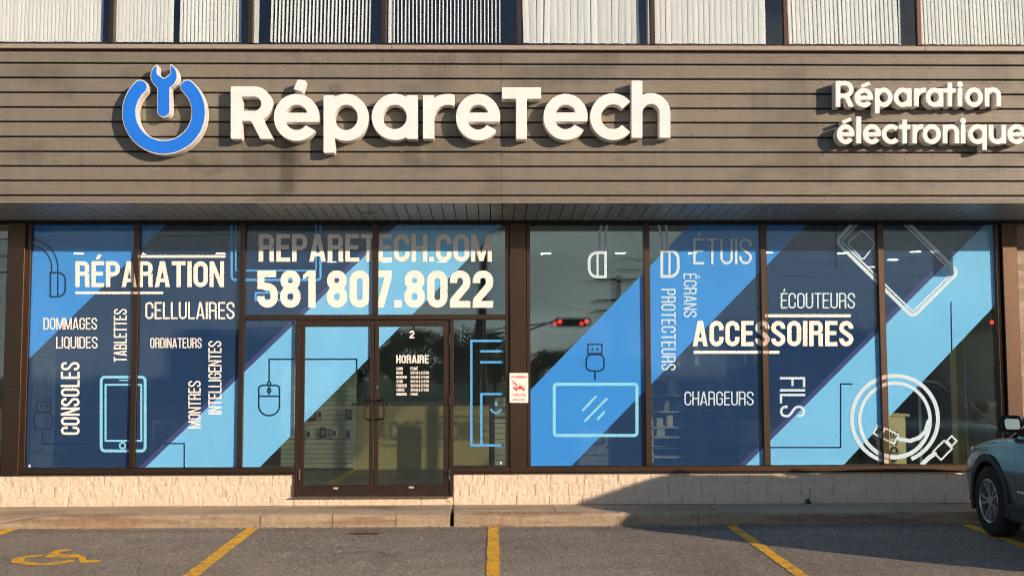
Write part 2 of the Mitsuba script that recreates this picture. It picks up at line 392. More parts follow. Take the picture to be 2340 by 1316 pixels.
    if c == 'M':
        k = w * 1.32
        return unary_union([B(0, 0, s * 0.92, 1), B(k - s * 0.92, 0, k, 1), Polygon([(0, 1), (s * 1.1, 1), (k / 2 + s * 0.42, 0.02), (k / 2 - s * 0.42, 0.02)]), Polygon([(k, 1), (k - s * 1.1, 1), (k / 2 - s * 0.42, 0.02), (k / 2 + s * 0.42, 0.02)])]), k
    if c == 'U': r = (w - s) / 2; return st([(h, 1)] + arc(w / 2, h + r, r, 180, 360) + [(w - h, 1)], s), w
    if c == 'J': k = w * 0.78; r = (k - s) / 2; return st([(h, 0.32)] + arc(k / 2, h + r, r, 180, 360) + [(k - h, 1)], s), k
    if c == 'S':
        r = (w - s) / 2
        mid = [(h + (w - s) * (0.5 - 0.5 * math.cos(math.pi * t)) , 0.70 - 0.40 * t) for t in np.linspace(0, 1, 14)]
        return st([(w - h, 0.69)] + arc(w / 2, 1 - h - r, r, 0, 180) + mid + arc(w / 2, h + r, r, 0, -180) + [(h, 0.31)], s, join='round'), w
    if c == '1': k = w * 0.62; return B(k - s, 0, k, 1).union(Polygon([(0, 0.88), (0, 0.88 - s * 0.6), (k - s, 0.84), (k - s * 0.5, 1), (k - s, 1)])), k
    if c == '2': r = (w - s) / 2; return unary_union([st([(h, 0.66)] + arc(w / 2, 1 - h - r, r, 180, 0) + [(w - h, 0.66), (w - h - 0.02, 0.58), (h + 0.01, 0.2), (h, 0.0)], s, join='round').intersection(B(0, 0, w, 1)), B(0, 0, w, s * 0.92)]), w
    if c == '3': return ring(0, 0, w, 0.54).union(ring(0, 0.46, w, 1)).difference(B(-1, 0.3, w / 2, 0.7)), w
    if c == '5': r = (w - s) / 2; return unary_union([B(0, 1 - s * 0.92, w * 0.92, 1), Polygon([(s * 0.08, 1), (s, 1), (s * 0.95, 0.5), (0, 0.5)]), st([(h, 0.52), (h + 0.03, 0.60)] + arc(w / 2, 0.66 - h - r, r, 100, 0) + arc(w / 2, h + r, r, 0, -180) + [(h, 0.31)], s, join='round')]), w
    if c == '7': k = w * 0.95; return B(0, 1 - s * 0.92, k, 1).union(Polygon([(k, 1), (k, 1 - s), (k * 0.2 + s, 0), (k * 0.2, 0), (k - s, 1 - s)])), k
    if c == '8': return ring(0, 0, w, 0.54 + h * 0.5, w * 0.48).union(ring(w * 0.02, 0.5 - h * 0.4, w * 0.98, 1, w * 0.46)), w
    if c == '-': return B(0, 0.45, w * 0.5, 0.45 + s), w * 0.5
    raise KeyError(c)


def word(text, s, w=0.40, gap=0.065):
    x, out = 0.0, []
    for c in text:
        g, ww = glyph(c, s, w)
        if not g.is_empty: out.append(affinity.translate(g, x, 0))
        x += ww + (gap if c != ' ' else 0)
    return out, x - gap


def fit_word(text, x0, x1, ytop, ybase, s, rot=0, w=0.40, gap=0.065):
    """The word as shapes in photograph pixels: capitals between ytop and ybase; rot 1 reads upwards, -1 downwards (then x0, x1 are the
    cap edge and ..., see below)."""
    want = ((x1 - x0) / (ybase - ytop)) if rot == 0 else (ybase - ytop) / (x1 - x0)
    lo, hi = s * 1.6, 1.2
    for _ in range(18):
        w = (lo + hi) / 2
        if word(text, s, w, gap)[1] > want: hi = w
        else: lo = w
    gl, width = word(text, s, w, gap)
    out = []
    for g in gl:
        if rot == 0:
            g = affinity.affine_transform(g, [(x1 - x0) / width, 0, 0, -(ybase - ytop), x0, ybase])
        elif rot == 1:     # reads upwards: start at ybase, end at ytop; baseline at x1, cap tops at x0
            g = affinity.affine_transform(g, [0, -(x1 - x0), -(ybase - ytop) / width, 0, x1, ybase])
        else:              # reads downwards: start at ytop; baseline at x0, cap tops at x1
            g = affinity.affine_transform(g, [0, (x1 - x0), (ybase - ytop) / width, 0, x0, ytop])
        out.append(g)
    return out


def to_plane(g, Y):
    """A shape in photograph pixels laid on the upright plane at depth Y."""
    def f(x, y, z=None):
        x, y = np.atleast_1d(np.asarray(x, float)), np.atleast_1d(np.asarray(y, float))
        q = [U(a, b, Y) for a, b in zip(x, y)]
        return np.array([a for a, _ in q]), np.array([b for _, b in q])
    from shapely.ops import transform
    return transform(f, g.segmentize(60) if hasattr(g, 'segmentize') else g)


# ------------------------------------------------------------------ building: measured lines
YF = -1.22                                         # fascia plane
YU = -1.12                                         # upper glass
ZS = 0.14                                          # pavement
X_ = lambda px, Y=0.0, py=790: U(px, py, Y)[0]
Z_ = lambda py, Y=0.0, px=1150: U(px, py, Y)[1]
Z_top, Z_bot, Z_sill = Z_(512), Z_(1064), Z_(1078)
Z_fl = Z_(1130)
Z_tr0, Z_tr1 = Z_(730), Z_(719)
bld = thing('commercial_building', 'two storey commercial building with brown metal siding above a wrapped glass shopfront', 'building')

# siding
rows = [121.5, 149, 182.2, 215.7, 249.2, 282, 316, 349.7, 382.6, 415.5, 449, 461.5]
zr = [Z_(y, YF) for y in rows]
seams = [-8.5, X_(1145, YF, 300), 8.6]
fas = bld + '__fascia'
for i in range(len(zr) - 1):
    z1, z0 = zr[i], zr[i + 1]
    for j in range(2):
        x0, x1 = seams[j] + 0.0015, seams[j + 1] - 0.0015
        g = 0.019 if i < len(zr) - 2 else 0.002
        # a folded sheet: flat face, a shallow step near the top, a return into the joint
        prof = [(YF + 0.03, z0 + g), (YF + 0.004, z0 + g), (YF, z0 + g + 0.004), (YF - 0.001, z1 - 0.034), (YF + 0.003, z1 - 0.028), (YF + 0.004, z1 - 0.006), (YF + 0.008, z1 - 0.001), (YF + 0.03, z1 - 0.001)]
        n = len(prof)
        v = np.array([(x0, a, b) for a, b in prof] + [(x1, a, b) for a, b in prof])
        f = [(k, n + k, n + (k + 1) % n, (k + 1) % n) for k in range(n)]
        tri = np.array([t for q in f for t in ((q[0], q[1], q[2]), (q[0], q[2], q[3]))] + [(0, k, k + 1) for k in range(1, n - 1)] + [(n, n + k + 1, n + k) for k in range(1, n - 1)])
        m = trimesh.Trimesh(v, tri, process=False)
        add('plank', m, 'm_plank', fas)
add('backing', bx(-8.5, 8.6, YF + 0.032, YF + 0.06, zr[-1] - 0.004, zr[0] + 0.05), 'm_dark_gap', fas)
scr = []
for pxc in (150, 401, 651, 900, 1148, 1390, 1638, 1882, 2128):
    for i in range(len(zr) - 1):
        x = X_(pxc + rng.uniform(-1, 1), YF, 300); z = zr[i] - 0.022
        scr.append(trimesh.creation.icosphere(subdivisions=1, radius=0.0065).apply_translation((x, YF - 0.001, z)))
for pxc, pyc in ((461, 336), (570, 338), (776, 340), (787, 340), (918, 347), (1002, 338), (1153, 342), (1163, 341), (1377, 334), (1560, 308), (1584, 308), (2046, 365), (2070, 364), (1748, 365), (1888, 364), (652, 369), (598, 376)):
    x, z = U(pxc, pyc, YF)
    scr.append(trimesh.creation.icosphere(subdivisions=1, radius=0.009).apply_translation((x, YF, z)))
add('screw', cat(*scr), 'm_steel', fas, kind='stuff')
capz1, capz0 = Z_(105, YF), Z_(115, YF)
for j, (a, b) in enumerate(((-8.5, X_(275, YF, 110)), (X_(275, YF, 110), X_(894, YF, 110)), (X_(894, YF, 110), X_(1503, YF, 110)), (X_(1503, YF, 110), X_(2113, YF, 110)), (X_(2113, YF, 110), 8.6))):
    add('cap_flashing', bx(a + 0.001, b - 0.001, YF - 0.022, YU + 0.03, capz0, capz1, 0.004), 'm_cap', bld)
add('drip_edge', bx(-8.5, 8.6, YF - 0.004, YF + 0.03, zr[-1] - 0.012, zr[-1] + 0.0, 0.002), 'm_cap', bld)

# soffit of narrow metal panels, falling a little towards the glass
zs0, zs1 = zr[-1] - 0.008, Z_(507)
spx = 0.137
for k in range(int(17 / spx)):
    x0 = -8.5 + k * spx
    P = []
    for x in (x0 + 0.006, x0 + spx - 0.006):
        P += [(x, YF + 0.03, zs0), (x, 0.10, zs1), (x, YF + 0.03, zs0 + 0.02), (x, 0.10, zs1 + 0.02)]
    add('panel', hull(P), 'm_soffit', bld + '__soffit')
add('backing', hull([(x, y, z + dz) for x in (-8.5, 8.6) for y, z in ((YF + 0.035, zs0), (0.1, zs1)) for dz in (0.012, 0.06)]), 'm_dark_gap', bld + '__soffit')
add('soffit_trim', bx(-8.5, 8.6, -0.075, 0.08, Z_top - 0.0, zs1 + 0.012, 0.003), 'm_gasket', bld)
for px in (845, 1773):
    x = U(px, 483, -0.55)[0]
    l = num(bld + '__soffit_light')
    zz = zs0 + (zs1 - zs0) * 0.55
    ring = trimesh.creation.annulus(0.055, 0.085, 0.02, sections=28); ring.apply_translation((x, -0.55, zz - 0.008))
    add('trim_ring', ring, 'm_grey', l)
    add('lens', cyl(x, -0.55, zz - 0.004, 0.052, 0.012), 'm_black', l)

# ------------------------------------------------------------------ upper storey
UP_TOP = Z_(105, YU) + 1.6
ux = [X_(p, YU, 60) for p in (-52, 257, 573.5, 877.5, 1185.5, 1490, 1794, 2098, 2405)]
zu0 = Z_(104, YU)
for i in range(len(ux) - 1):
    w = num(bld + '__upper_window')
    add('pane', sheet(sbox(ux[i] + 0.02, zu0, ux[i + 1] - 0.02, UP_TOP), YU), 'm_glass_upper', w)
    add('mullion', bx(ux[i + 1] - 0.024, ux[i + 1] + 0.024, YU - 0.035, YU + 0.06, zu0, UP_TOP, 0.003), 'm_bronze', w)
    add('clip', bx(ux[i + 1] - 0.034, ux[i + 1] + 0.034, YU - 0.045, YU, zu0, zu0 + 0.012, 0.002), 'm_bronze', w)
add('upper_sill', bx(-8.5, 8.6, YU - 0.03, YU + 0.06, capz1 - 0.0, zu0 + 0.004, 0.003), 'm_bronze', bld)
add('upper_wall', cat(bx(-8.5, 8.6, YF, YU + 0.06, UP_TOP, UP_TOP + 1.2), bx(-8.5, 8.6, 3.0, 3.1, 3.6, UP_TOP + 1.2), bx(-8.6, -8.5, YF, 9, 0, UP_TOP + 1.2), bx(8.6, 8.7, YF, 9, 3.5, UP_TOP + 1.2)), 'm_upper_wall', bld)
add('upper_floor', bx(-8.5, 8.6, YU + 0.07, 3.0, capz1 - 0.3, capz1 - 0.02), 'm_upper_wall', bld)
add('roof', bx(-8.7, 8.8, YF - 0.05, 9.2, UP_TOP + 1.2, UP_TOP + 1.4), 'm_cap', bld)

blind_specs = [  # window, px from, px to, pitch, turn in degrees, scatter, label
    (0, -45, 233, 8.7, 22, 4, 0.031, 'cream vertical blind, half turned, in the leftmost upper window'),
    (1, 264, 392, 8.7, 20, 4, 0.031, 'cream vertical blind left of the dark gap in the second upper window'),
    (1, 412, 544, 8.7, 38, 3, 0.028, 'greyish vertical blind right of the dark gap in the second upper window'),
    (2, 617, 848, 8.6, 71, 3, 0.026, 'open vertical blind, slats edge on, with a wide loose slat at its left'),
    (3, 888, 1140, 8.6, 79, 1.5, 0.026, 'open vertical blind of very thin edge-on slats with a hanging wand'),
    (4, 1197, 1452, 15.5, 8, 14, 0.044, 'closed yellowish vertical blind with uneven crooked slats'),
    (5, 1498, 1748, 12.5, 10, 4, 0.040, 'closed smooth cream vertical blind with a blue gap at its right'),
    (6, 1803, 2050, 9.6, 22, 7, 0.034, 'cream vertical blind with one narrow stray slat in the gap at right'),
    (7, 2105, 2400, 8.7, 24, 4, 0.031, 'cream vertical blind in the rightmost upper window'),
]
YB = YU + 0.11
for wi, a, b, pitch, turn, sc, hw, lab in blind_specs:
    t = thing('vertical_blind', lab, 'window blind')
    xs = list(np.arange(a, b, pitch))
    for k, px in enumerate(xs):
        x = X_(px + pitch / 2, YB, 60)
        an = math.radians(turn + rng.gauss(0, sc * 0.6))
        if wi == 3 and k == 0: an = math.radians(30)
        if wi == 0 and k % 9 == 5: an = math.radians(25)
        dx, dy = hw * math.cos(an), hw * math.sin(an)
        lean = rng.gauss(0, 0.02) if wi == 4 else rng.gauss(0, 0.003)
        if wi in (6, 7): lean -= 0.018
        if wi == 2: lean += 0.015
        P, zb = [], Z_(101, YB) + 0.004 + rng.uniform(0, 0.006)
        cols = 5
        v, f = [], []
        for r_, z in enumerate((zb, UP_TOP + 0.1)):
            for q in range(cols):
                s_ = -1 + 2 * q / (cols - 1)
                bow = 0.007 * (1 - s_ * s_)
                v.append((x + dx * s_ + bow * math.sin(an) + lean * (z - zb), YB + dy * s_ - bow * math.cos(an), z))
        for q in range(cols - 1):
            f += [(q, q + 1, cols + q + 1), (q, cols + q + 1, cols + q)]
        add('slat', trimesh.Trimesh(v, f, process=False), 'm_slat', t, smooth=True)
    if wi == 2:
        x0, x1 = X_(581, YB, 60), X_(592, YB, 60)
        add('slat', bx(x0, x1, YB - 0.004, YB + 0.002, Z_(101, YB), UP_TOP), 'm_slat', t)
    if wi == 4:
        for p0, p1 in ((1457, 1459), (1478, 1484)):
            add('slat', bx(X_(p0, YB, 60), X_(p1, YB, 60), YB - 0.003, YB + 0.002, Z_(101, YB), UP_TOP), 'm_slat', t)
    if wi == 6:
        add('slat', bx(X_(2054, YB, 60), X_(2058, YB, 60), YB - 0.003, YB + 0.002, Z_(101, YB), UP_TOP), 'm_slat', t)
    if wi == 3:
        xw = X_(1142, YB, 60)
        add('wand', tube([(xw, YB - 0.02, Z_(96, YB)), (xw, YB - 0.02, Z_(76, YB)), (xw, YB - 0.02, UP_TOP)], [0.006, 0.003, 0.003], 6), 'm_slat', t)

# ------------------------------------------------------------------ shopfront: piers, sill, frames, panes
fy0, fy1 = -0.055, 0.07
def vbar(px0, px1, z0, z1, name='mullion', parent=None, y0=fy0, m='m_bronze', Y=fy0):
    return add(name, bx(X_(px0, Y), X_(px1, Y), y0, fy1, z0, z1, 0.004), m, parent or bld)

add('pier', bx(X_(12, -0.08), X_(52, -0.08), -0.11, 0.25, Z_sill, Z_top, 0.006), 'm_bronze', bld)
vbar(53, 64, Z_sill, Z_top, 'jamb')
add('pier', bx(X_(1165, -0.08), X_(1203, -0.08), -0.085, 0.25, Z_sill, Z_top, 0.006), 'm_bronze', bld)
vbar(1155, 1164, Z_sill, Z_top, 'jamb'); vbar(1204, 1212, Z_sill, Z_top, 'jamb')
vbar(2283, 2292, Z_sill, Z_top, 'jamb')
add('pier', bx(X_(2296, -0.08), X_(2330, -0.08), -0.11, 0.25, ZS, Z_top, 0.006), 'm_bronze', bld)
add('pier_panel', bx(X_(14, -0.115), X_(50, -0.115), -0.118, -0.1, Z_sill, Z_(880), 0.004), 'm_bronze', bld)
add('side_wall', bx(X_(2331, -0.08), 8.6, -0.02, 0.25, ZS, zs1), 'm_brick', bld)
for a, b in ((301, 314), (1474, 1487), (1742, 1756), (2012, 2026)):
    vbar(a, b, Z_bot, Z_top)
vbar(545, 557, Z_bot, Z_top)
vbar(850, 863, Z_tr1, Z_top)
add('transom_bar', bx(X_(557, fy0), X_(1155, fy0), fy0 + 0.004, fy1, Z_tr0, Z_tr1, 0.004), 'm_bronze', bld)
zhead = Z_top - 0.035
for a, b in ((53, 1164), (1204, 2292)):
    add('head_rail', bx(X_(a, fy0), X_(b, fy0), fy0 + 0.006, fy1, Z_top - 0.012, Z_top + 0.006, 0.003), 'm_gasket', bld)
dx0, dx1 = X_(676, fy0), X_(1036, fy0)       # door frame, outer
for a, b in ((-8.5, dx0), (dx1, 8.0)):
    add('sill', bx(a, b, -0.075, 0.1, Z_sill, Z_bot, 0.006), 'm_bronze', bld)
    add('sill_flashing', bx(a, b, -0.085, 0.1, Z_sill - 0.012, Z_sill - 0.001, 0.002), 'm_gasket', bld)
# left neighbour pane
add('pane', sheet(sbox(-8.4, Z_bot, X_(11, 0), Z_top), 0.0), 'm_glass', num(bld + '__neighbour_window'))

def glazing(x0, x1, z0, z1, y, w):
    """Two sheets of glass, each a little out of true as insulated panes are."""
    for yy, k in ((y, 1), (y + 0.024, 2)):
        a, b = rng.uniform(-0.0012, 0.0012) * k, rng.uniform(-0.0012, 0.0012) * k
        m = sheet(sbox(x0, z0, x1, z1), yy)
        v = np.array(m.vertices); v[:, 1] += a * (v[:, 0] - (x0 + x1) / 2) + b * (v[:, 2] - (z0 + z1) / 2) + (0.0 if k == 2 else 0.002)
        add('pane', trimesh.Trimesh(v, m.faces, process=False), 'm_glass', w)
PANES = {}
def pane(tag, px0, px1, z0, z1):
    w = num(bld + '__window')
    x0, x1 = X_(px0, 0), X_(px1, 0)
    PANES[tag] = (w, sbox(x0, z0, x1, z1))
    glazing(x0 - 0.01, x1 + 0.01, z0 - 0.006, z1 + 0.006, 0.0, w)
pane('L1', 64, 301, Z_bot, Z_top); pane('L2', 314, 545, Z_bot, Z_top)
pane('T1', 557, 850, Z_tr1, Z_top); pane('T2', 863, 1155, Z_tr1, Z_top)
pane('S1', 557, 674, Z_bot, Z_tr0); pane('S2', 1038, 1155, Z_bot, Z_tr0)
pane('R1', 1212, 1474, Z_bot, Z_top); pane('R2', 1487, 1742, Z_bot, Z_top); pane('R3', 1756, 2012, Z_bot, Z_top); pane('R4', 2026, 2283, Z_bot, Z_top)

# double door
zd1 = Z_tr0 - 0.002
door_frame = bld + '__door_frame'
fr = 0.05
add('jamb', bx(dx0, X_(683, fy0), fy0 - 0.012, fy1, Z_fl, zd1, 0.004), 'm_bronze', door_frame)
add('jamb', bx(X_(1028, fy0), dx1, fy0 - 0.012, fy1, Z_fl, zd1, 0.004), 'm_bronze', door_frame)
add('threshold', bx(dx0, dx1, -0.13, 0.09, Z_fl - 0.014, Z_fl - 0.001, 0.003), 'm_steel', door_frame)
xd0, xm, xd1 = X_(683.5, -0.03), X_(855.5, -0.03), X_(1027.5, -0.03)
for d, (a, b) in enumerate(((xd0, xm - 0.004), (xm + 0.004, xd1))):
    dk = num(bld + '__door')
    s0, s1 = (0.072, 0.05) if d == 0 else (0.05, 0.072)
    ztop, zbot = zd1 - 0.006, Z_fl + 0.004
    zg1, zg0 = Z_(745), Z_(1105)
    add('stile', bx(a, a + s0, -0.045, 0.0, zbot, ztop, 0.004), 'm_bronze', dk)
    add('stile', bx(b - s1, b, -0.045, 0.0, zbot, ztop, 0.004), 'm_bronze', dk)
    add('top_rail', bx(a + s0, b - s1, -0.043, 0.0, zg1, ztop, 0.003), 'm_bronze', dk)
    add('bottom_rail', bx(a + s0, b - s1, -0.043, 0.0, zbot, zg0, 0.003), 'm_bronze', dk)
    w = dk
    x0, x1 = a + s0, b - s1
    PANES['D%d' % d] = (dk, sbox(x0, zg0, x1, zg1))
    glazing(x0, x1, zg0, zg1, -0.012, dk)
    # loop handle
    hx = [U(p, 935, -0.09)[0] for p in ((833, 850) if d == 0 else (862, 878))]
    z_t, z_b = Z_(914, -0.09), Z_(957, -0.09)
    out, inn = (hx[0], hx[1]) if d == 0 else (hx[1], hx[0])
    path = [(inn, -0.05, z_t)] + [(inn, -0.10, z_t)]
    sg = 1 if out > inn else -1
    loop = [(inn, -0.045, z_t), (inn, -0.085, z_t), (inn + sg * 0.012, -0.095, z_t), (out - sg * 0.02, -0.095, z_t), (out - sg * 0.004, -0.095, z_t - 0.008), (out, -0.095, z_t - 0.024),
            (out, -0.095, z_b + 0.024), (out - sg * 0.004, -0.095, z_b + 0.008), (out - sg * 0.02, -0.095, z_b), (inn + sg * 0.012, -0.095, z_b), (inn, -0.085, z_b), (inn, -0.045, z_b)]
    add('handle', tube(loop, 0.0105, 10), 'm_handle', dk, smooth=40)
    for py in (777, 916, 1085):
        hxp = 684 if d == 0 else 1027
        xh, zh = U(hxp, py, -0.06)
        add('hinge', cat(cyl(xh, -0.062, zh, 0.009, 0.115, n=12), cyl(xh, -0.062, zh + 0.06, 0.011, 0.01, n=12)), 'm_steel' if py > 1000 else 'm_bronze', dk, smooth=30)
    if d == 1:
        xl, zl = U(862, 884.5, -0.05)
        add('lock_cylinder', cyl(xl, -0.049, zl, 0.014, 0.014, 'y'), 'm_steel', dk, smooth=30)
    px, py = ((767, 1115), (940, 1113))[d]
    xs, zs = U(px, py, -0.047)
    add('maker_plate', sheet(rrect(xs - 0.03, zs - 0.012, xs + 0.03, zs + 0.012, 0.008), -0.0455), 'm_grey', dk)
# door closer foot and small conduit
xq, zq = U(1027, 1080, -0.08)
add('door_stop', cat(bx(xq - 0.03, xq + 0.06, -0.10, -0.05, zq - 0.02, zq + 0.015, 0.006)), 'm_gasket', bld)

# ------------------------------------------------------------------ block wall below the glass
def block(x0, x1, z0, z1, seed):
    nx, nz = 10, 3
    r = np.random.default_rng(seed)
    v, f = [], []
    for j in range(nz + 1):
        for i in range(nx + 1):
            e = min(i, nx - i, j, nz - j)
            dep = r.uniform(0.006, 0.012) if e == 0 else r.uniform(0.007, 0.015)
            jx = 0 if i in (0, nx) else r.uniform(-0.015, 0.015)
            v.append((x0 + (x1 - x0) * i / nx + jx, -dep, z0 + (z1 - z0) * j / nz))
    for j in range(nz):
        for i in range(nx):
            a = j * (nx + 1) + i
            f += [(a, a + 1, a + nx + 2), (a, a + nx + 2, a + nx + 1)] if (i + j) % 2 else [(a, a + 1, a + nx + 1), (a + 1, a + nx + 2, a + nx + 1)]
    per = [i for i in range(nx + 1)] + [(j + 1) * (nx + 1) - 1 for j in range(1, nz + 1)] + [nz * (nx + 1) + i for i in range(nx - 1, -1, -1)] + [j * (nx + 1) for j in range(nz - 1, 0, -1)]
    n0 = len(v)
    for p in per: v.append((v[p][0], 0.03, v[p][2]))
    for k in range(len(per)):
        a, b = per[k], per[(k + 1) % len(per)]
        f += [(b, a, n0 + k), (b, n0 + k, n0 + (k + 1) % len(per))]
    m = trimesh.Trimesh(v, f, process=False)
    m.apply_translation((0, -0.022, 0))
    return m

bw = bld + '__base_wall'
zw0, zw1 = ZS + 0.001, Z_sill - 0.013
hts = [zw0, zw0 + 0.105, zw0 + 0.105 + (zw1 - zw0 - 0.105) / 2 + 0.0, zw1]
add('core', cat(bx(-8.5, dx0 - 0.002, -0.016, 0.3, zw0, zw1), bx(dx1 + 0.002, X_(2296, -0.08), -0.016, 0.3, zw0, zw1), bx(dx0, dx1, -0.016, 0.3, zw0, Z_fl - 0.016)), 'm_mortar', bw)
sd = 0
for a0, a1 in ((-8.5, dx0 - 0.004), (dx1 + 0.004, X_(2296, -0.08) - 0.01)):
    for r_ in range(3):
        L = 0.395
        x = a0 - (0.2 if r_ % 2 else 0.0) - rng.uniform(0, 0.05)
        while x < a1:
            b0, b1 = max(x, a0) + rng.uniform(0.001, 0.005) * (1.0 if r_ else 1.5), min(x + L, a1) - rng.uniform(0.001, 0.005)
            if b1 - b0 > 0.05:
                add('block', block(b0, b1, hts[r_] + 0.0006, hts[r_ + 1] - 0.0006, sd), 'm_block', bw); sd += 1
            x += L
x = dx0
while x < dx1 - 0.01:
    add('block', block(x + 0.003, min(x + 0.30, dx1) - 0.003, zw0, Z_fl - 0.016, sd), 'm_block', bw, label='low cream block under the doorstep'); sd += 1
    x += 0.30

# ------------------------------------------------------------------ film bands on the panes
BIG = 3000
def line(p, q):
    p, q = np.array(p, float), np.array(q, float)
    d = (q - p) / np.linalg.norm(q - p)
    return p - d * BIG, q + d * BIG
def band(a, b):
    return Polygon([a[0], a[1], b[1], b[0]])
def shift(l, dx): return (l[0] + (dx, 0), l[1] + (dx, 0))
lA, lB, lC = line((63, 823), (379, 514)), line((332, 1068), (906, 515)), line((596, 1064), (1147, 515))
r1, r2, r3, r4 = line((1214.7, 888), (1577, 513)), line((1311, 1059), (1844, 512)), line((1707, 1060), (2254, 510)), line((1931, 1058), (2280, 691))
bands_left = [('light_blue', band(shift(lA, -2000), lA)), ('navy', band(lA, shift(lB, -15))), ('purple', band(shift(lB, -15), lB)), ('cyan', band(lB, lC))]
bands_right = [('light_blue', band(r1, r2)), ('navy', band(r2, shift(r3, -15))), ('purple', band(shift(r3, -15), r3)), ('cyan', band(r3, r4))]
def film_y(tag): return -0.003 if tag[0] != 'D' else -0.015
for tag, (w, rect) in PANES.items():
    for col, bp in (bands_right if tag[0] == 'R' else bands_left):
        g = to_plane(bp, film_y(tag)).intersection(rect)
        m = sheet(g, film_y(tag))
        if m is not None:
            add('film', m, 'm_film_' + col, w, label=f'{col.replace("_", " ")} printed film band')

RECTS = {k: r for k, (w, r) in PANES.items()}
def apply(shapes, m, t, name, layer, across=False, tags=None, one=False):
    """Cut shapes (photograph pixels) to the panes and lay them on the glass; 'across' also lays them over the mullions between."""
    if not isinstance(shapes, (list, tuple)): shapes = [shapes]
    done = []
    for g in shapes:
        ms = []
        for tag, rect in RECTS.items():
            if tags and tag not in tags: continue
            y = {0: -0.007, 1: -0.005}[layer] + (-0.012 if tag[0] == 'D' else 0)
            gg = to_plane(g, y).intersection(rect)
            s_ = sheet(gg, y)
            if s_ is not None: ms.append(s_)
        for m_ in ms if not one else ():
            done += list(trimesh.graph.split(m_, only_watertight=False, repair=False)) if name in ('cable', 'plug') else [m_]
        if ms and one: done.append(cat(*ms))
        if across:
            gw = to_plane(g, fy0 - 0.0012)
            for a, b in ((301.5, 313.5), (1474.5, 1486.5), (1742.5, 1755.5), (2012.5, 2025.5)):
                s_ = sheet(gw.intersection(sbox(X_(a, fy0) + 0.004, Z_bot, X_(b, fy0) - 0.004, Z_top)), fy0 - 0.0012)
                for q_ in trimesh.graph.split(s_, only_watertight=False, repair=False) if s_ is not None else ():
                    add(name, q_, 'm_vinyl_worn', t)
    if one and done: done = [cat(*done)]
    for s_ in done: add(name, s_, m, t)

def lettering(label, words, m='m_vinyl_white', bars=(), across=False, catg='window lettering'):
    t = thing('window_lettering', label, catg)
    for wd in words:
        apply(fit_word(*wd), m, t, 'letter', 0, across)
    for b in bars:
        apply(sbox(*b), m, t, 'bar', 0, across)
    return t

lettering('bold cream RÉPARATION lettering with a bar above and below, on the left windows', [('RÉPARATION', 172, 512, 597, 656, 0.172, 0, 0.42)], bars=[(315, 583, 515, 589), (172, 666, 373, 672)], across=True)
lettering('thin white CELLULAIRES lettering under the bold heading', [('CELLULAIRES', 332, 536, 690, 729, 0.112, 0, 0.42)])
lettering('small white DOMMAGES LIQUIDES lettering in two lines at far left', [('DOMMAGES', 99, 222, 726, 753, 0.115, 0, 0.42), ('LIQUIDES', 128, 223, 769, 796, 0.115, 0, 0.42)])
lettering('white TABLETTES lettering reading upwards beside the first mullion', [('TABLETTES', 260, 290, 706, 827, 0.12, 1, 0.42)])
lettering('small white ORDINATEURS lettering on the navy band', [('ORDINATEURS', 343, 461, 772, 795, 0.115, 0, 0.42)])
lettering('white CONSOLES lettering reading upwards above the cable icon', [('CONSOLES', 139, 182, 827, 993, 0.13, 1, 0.42)])
lettering('white MONTRES INTELLIGENTES lettering reading upwards in two columns', [('MONTRES', 430, 459, 870, 979, 0.12, 1, 0.42), ('INTELLIGENTES', 476, 506, 779, 947, 0.12, 1, 0.42)])
lettering('large white web address over the phone number above the doors', [('REPARETECH.COM', 591, 1124, 535, 598, 0.168, 0, 0.42)])
lettering('very large white phone number 581 807.8022 above the doors', [('581 807.8022', 588, 1127, 618, 703, 0.198, 0, 0.46)])
lettering('thin white ÉTUIS lettering half in shade', [('ÉTUIS', 1584, 1718, 545, 604, 0.092, 0, 0.42, 0.08)], 'm_vinyl_pale')
lettering('pale ÉCRANS PROTECTEURS lettering reading downwards in two columns', [('ÉCRANS', 1562, 1592, 625, 725, 0.108, -1, 0.42, 0.08), ('PROTECTEURS', 1511, 1544, 660, 846, 0.108, -1, 0.42, 0.08)], 'm_vinyl_pale')
lettering('thin pale ÉCOUTEURS lettering above a white bar', [('ÉCOUTEURS', 1784, 1954, 669, 705, 0.10, 0, 0.42)], 'm_vinyl_pale')
lettering('bold cream ACCESSOIRES lettering with a bar above and below', [('ACCESSOIRES', 1583, 1950, 733, 791, 0.18, 0, 0.42)], bars=[(1748, 718, 1944, 725), (1585, 801, 1781, 808)], across=True)
lettering('thin pale CHARGEURS lettering low on the navy band', [('CHARGEURS', 1564, 1722, 894, 926, 0.10, 0, 0.42)], 'm_vinyl_pale')
lettering('pale FILS lettering reading downwards', [('FILS', 1782, 1840, 861, 953, 0.10, -1, 0.42, 0.08)], 'm_vinyl_pale')
hours = [('HORAIRE', 905, 980, 811, 830, 0.19, 0, 0.42), ('2', 936, 947, 755, 773, 0.2, 0, 0.46)]
for i, (d_, h_) in enumerate((('LUNDI', 'FERMÉ'), ('MARDI', '10 H 00 À 21 H 00'), ('MERCREDI', '10 H 00 À 21 H 00'), ('JEUDI', '10 H 00 À 21 H 00'), ('VENDREDI', '10 H 00 À 21 H 00'), ('SAMEDI', '10 H 00 À 17 H 00'), ('DIMANCHE', 'FERMÉ'))):
    y0 = 838.6 + i * 9.72
    hours.append((d_, 905.5, 905.5 + 3.05 * len(d_), y0, y0 + 6.6, 0.17, 0, 0.42))
    hours.append((h_, 938, 980 if len(h_) > 6 else 955, y0, y0 + 6.6, 0.17, 0, 0.42))
th = thing('window_lettering', 'white opening hours and street number 2 on the right door', 'window lettering')
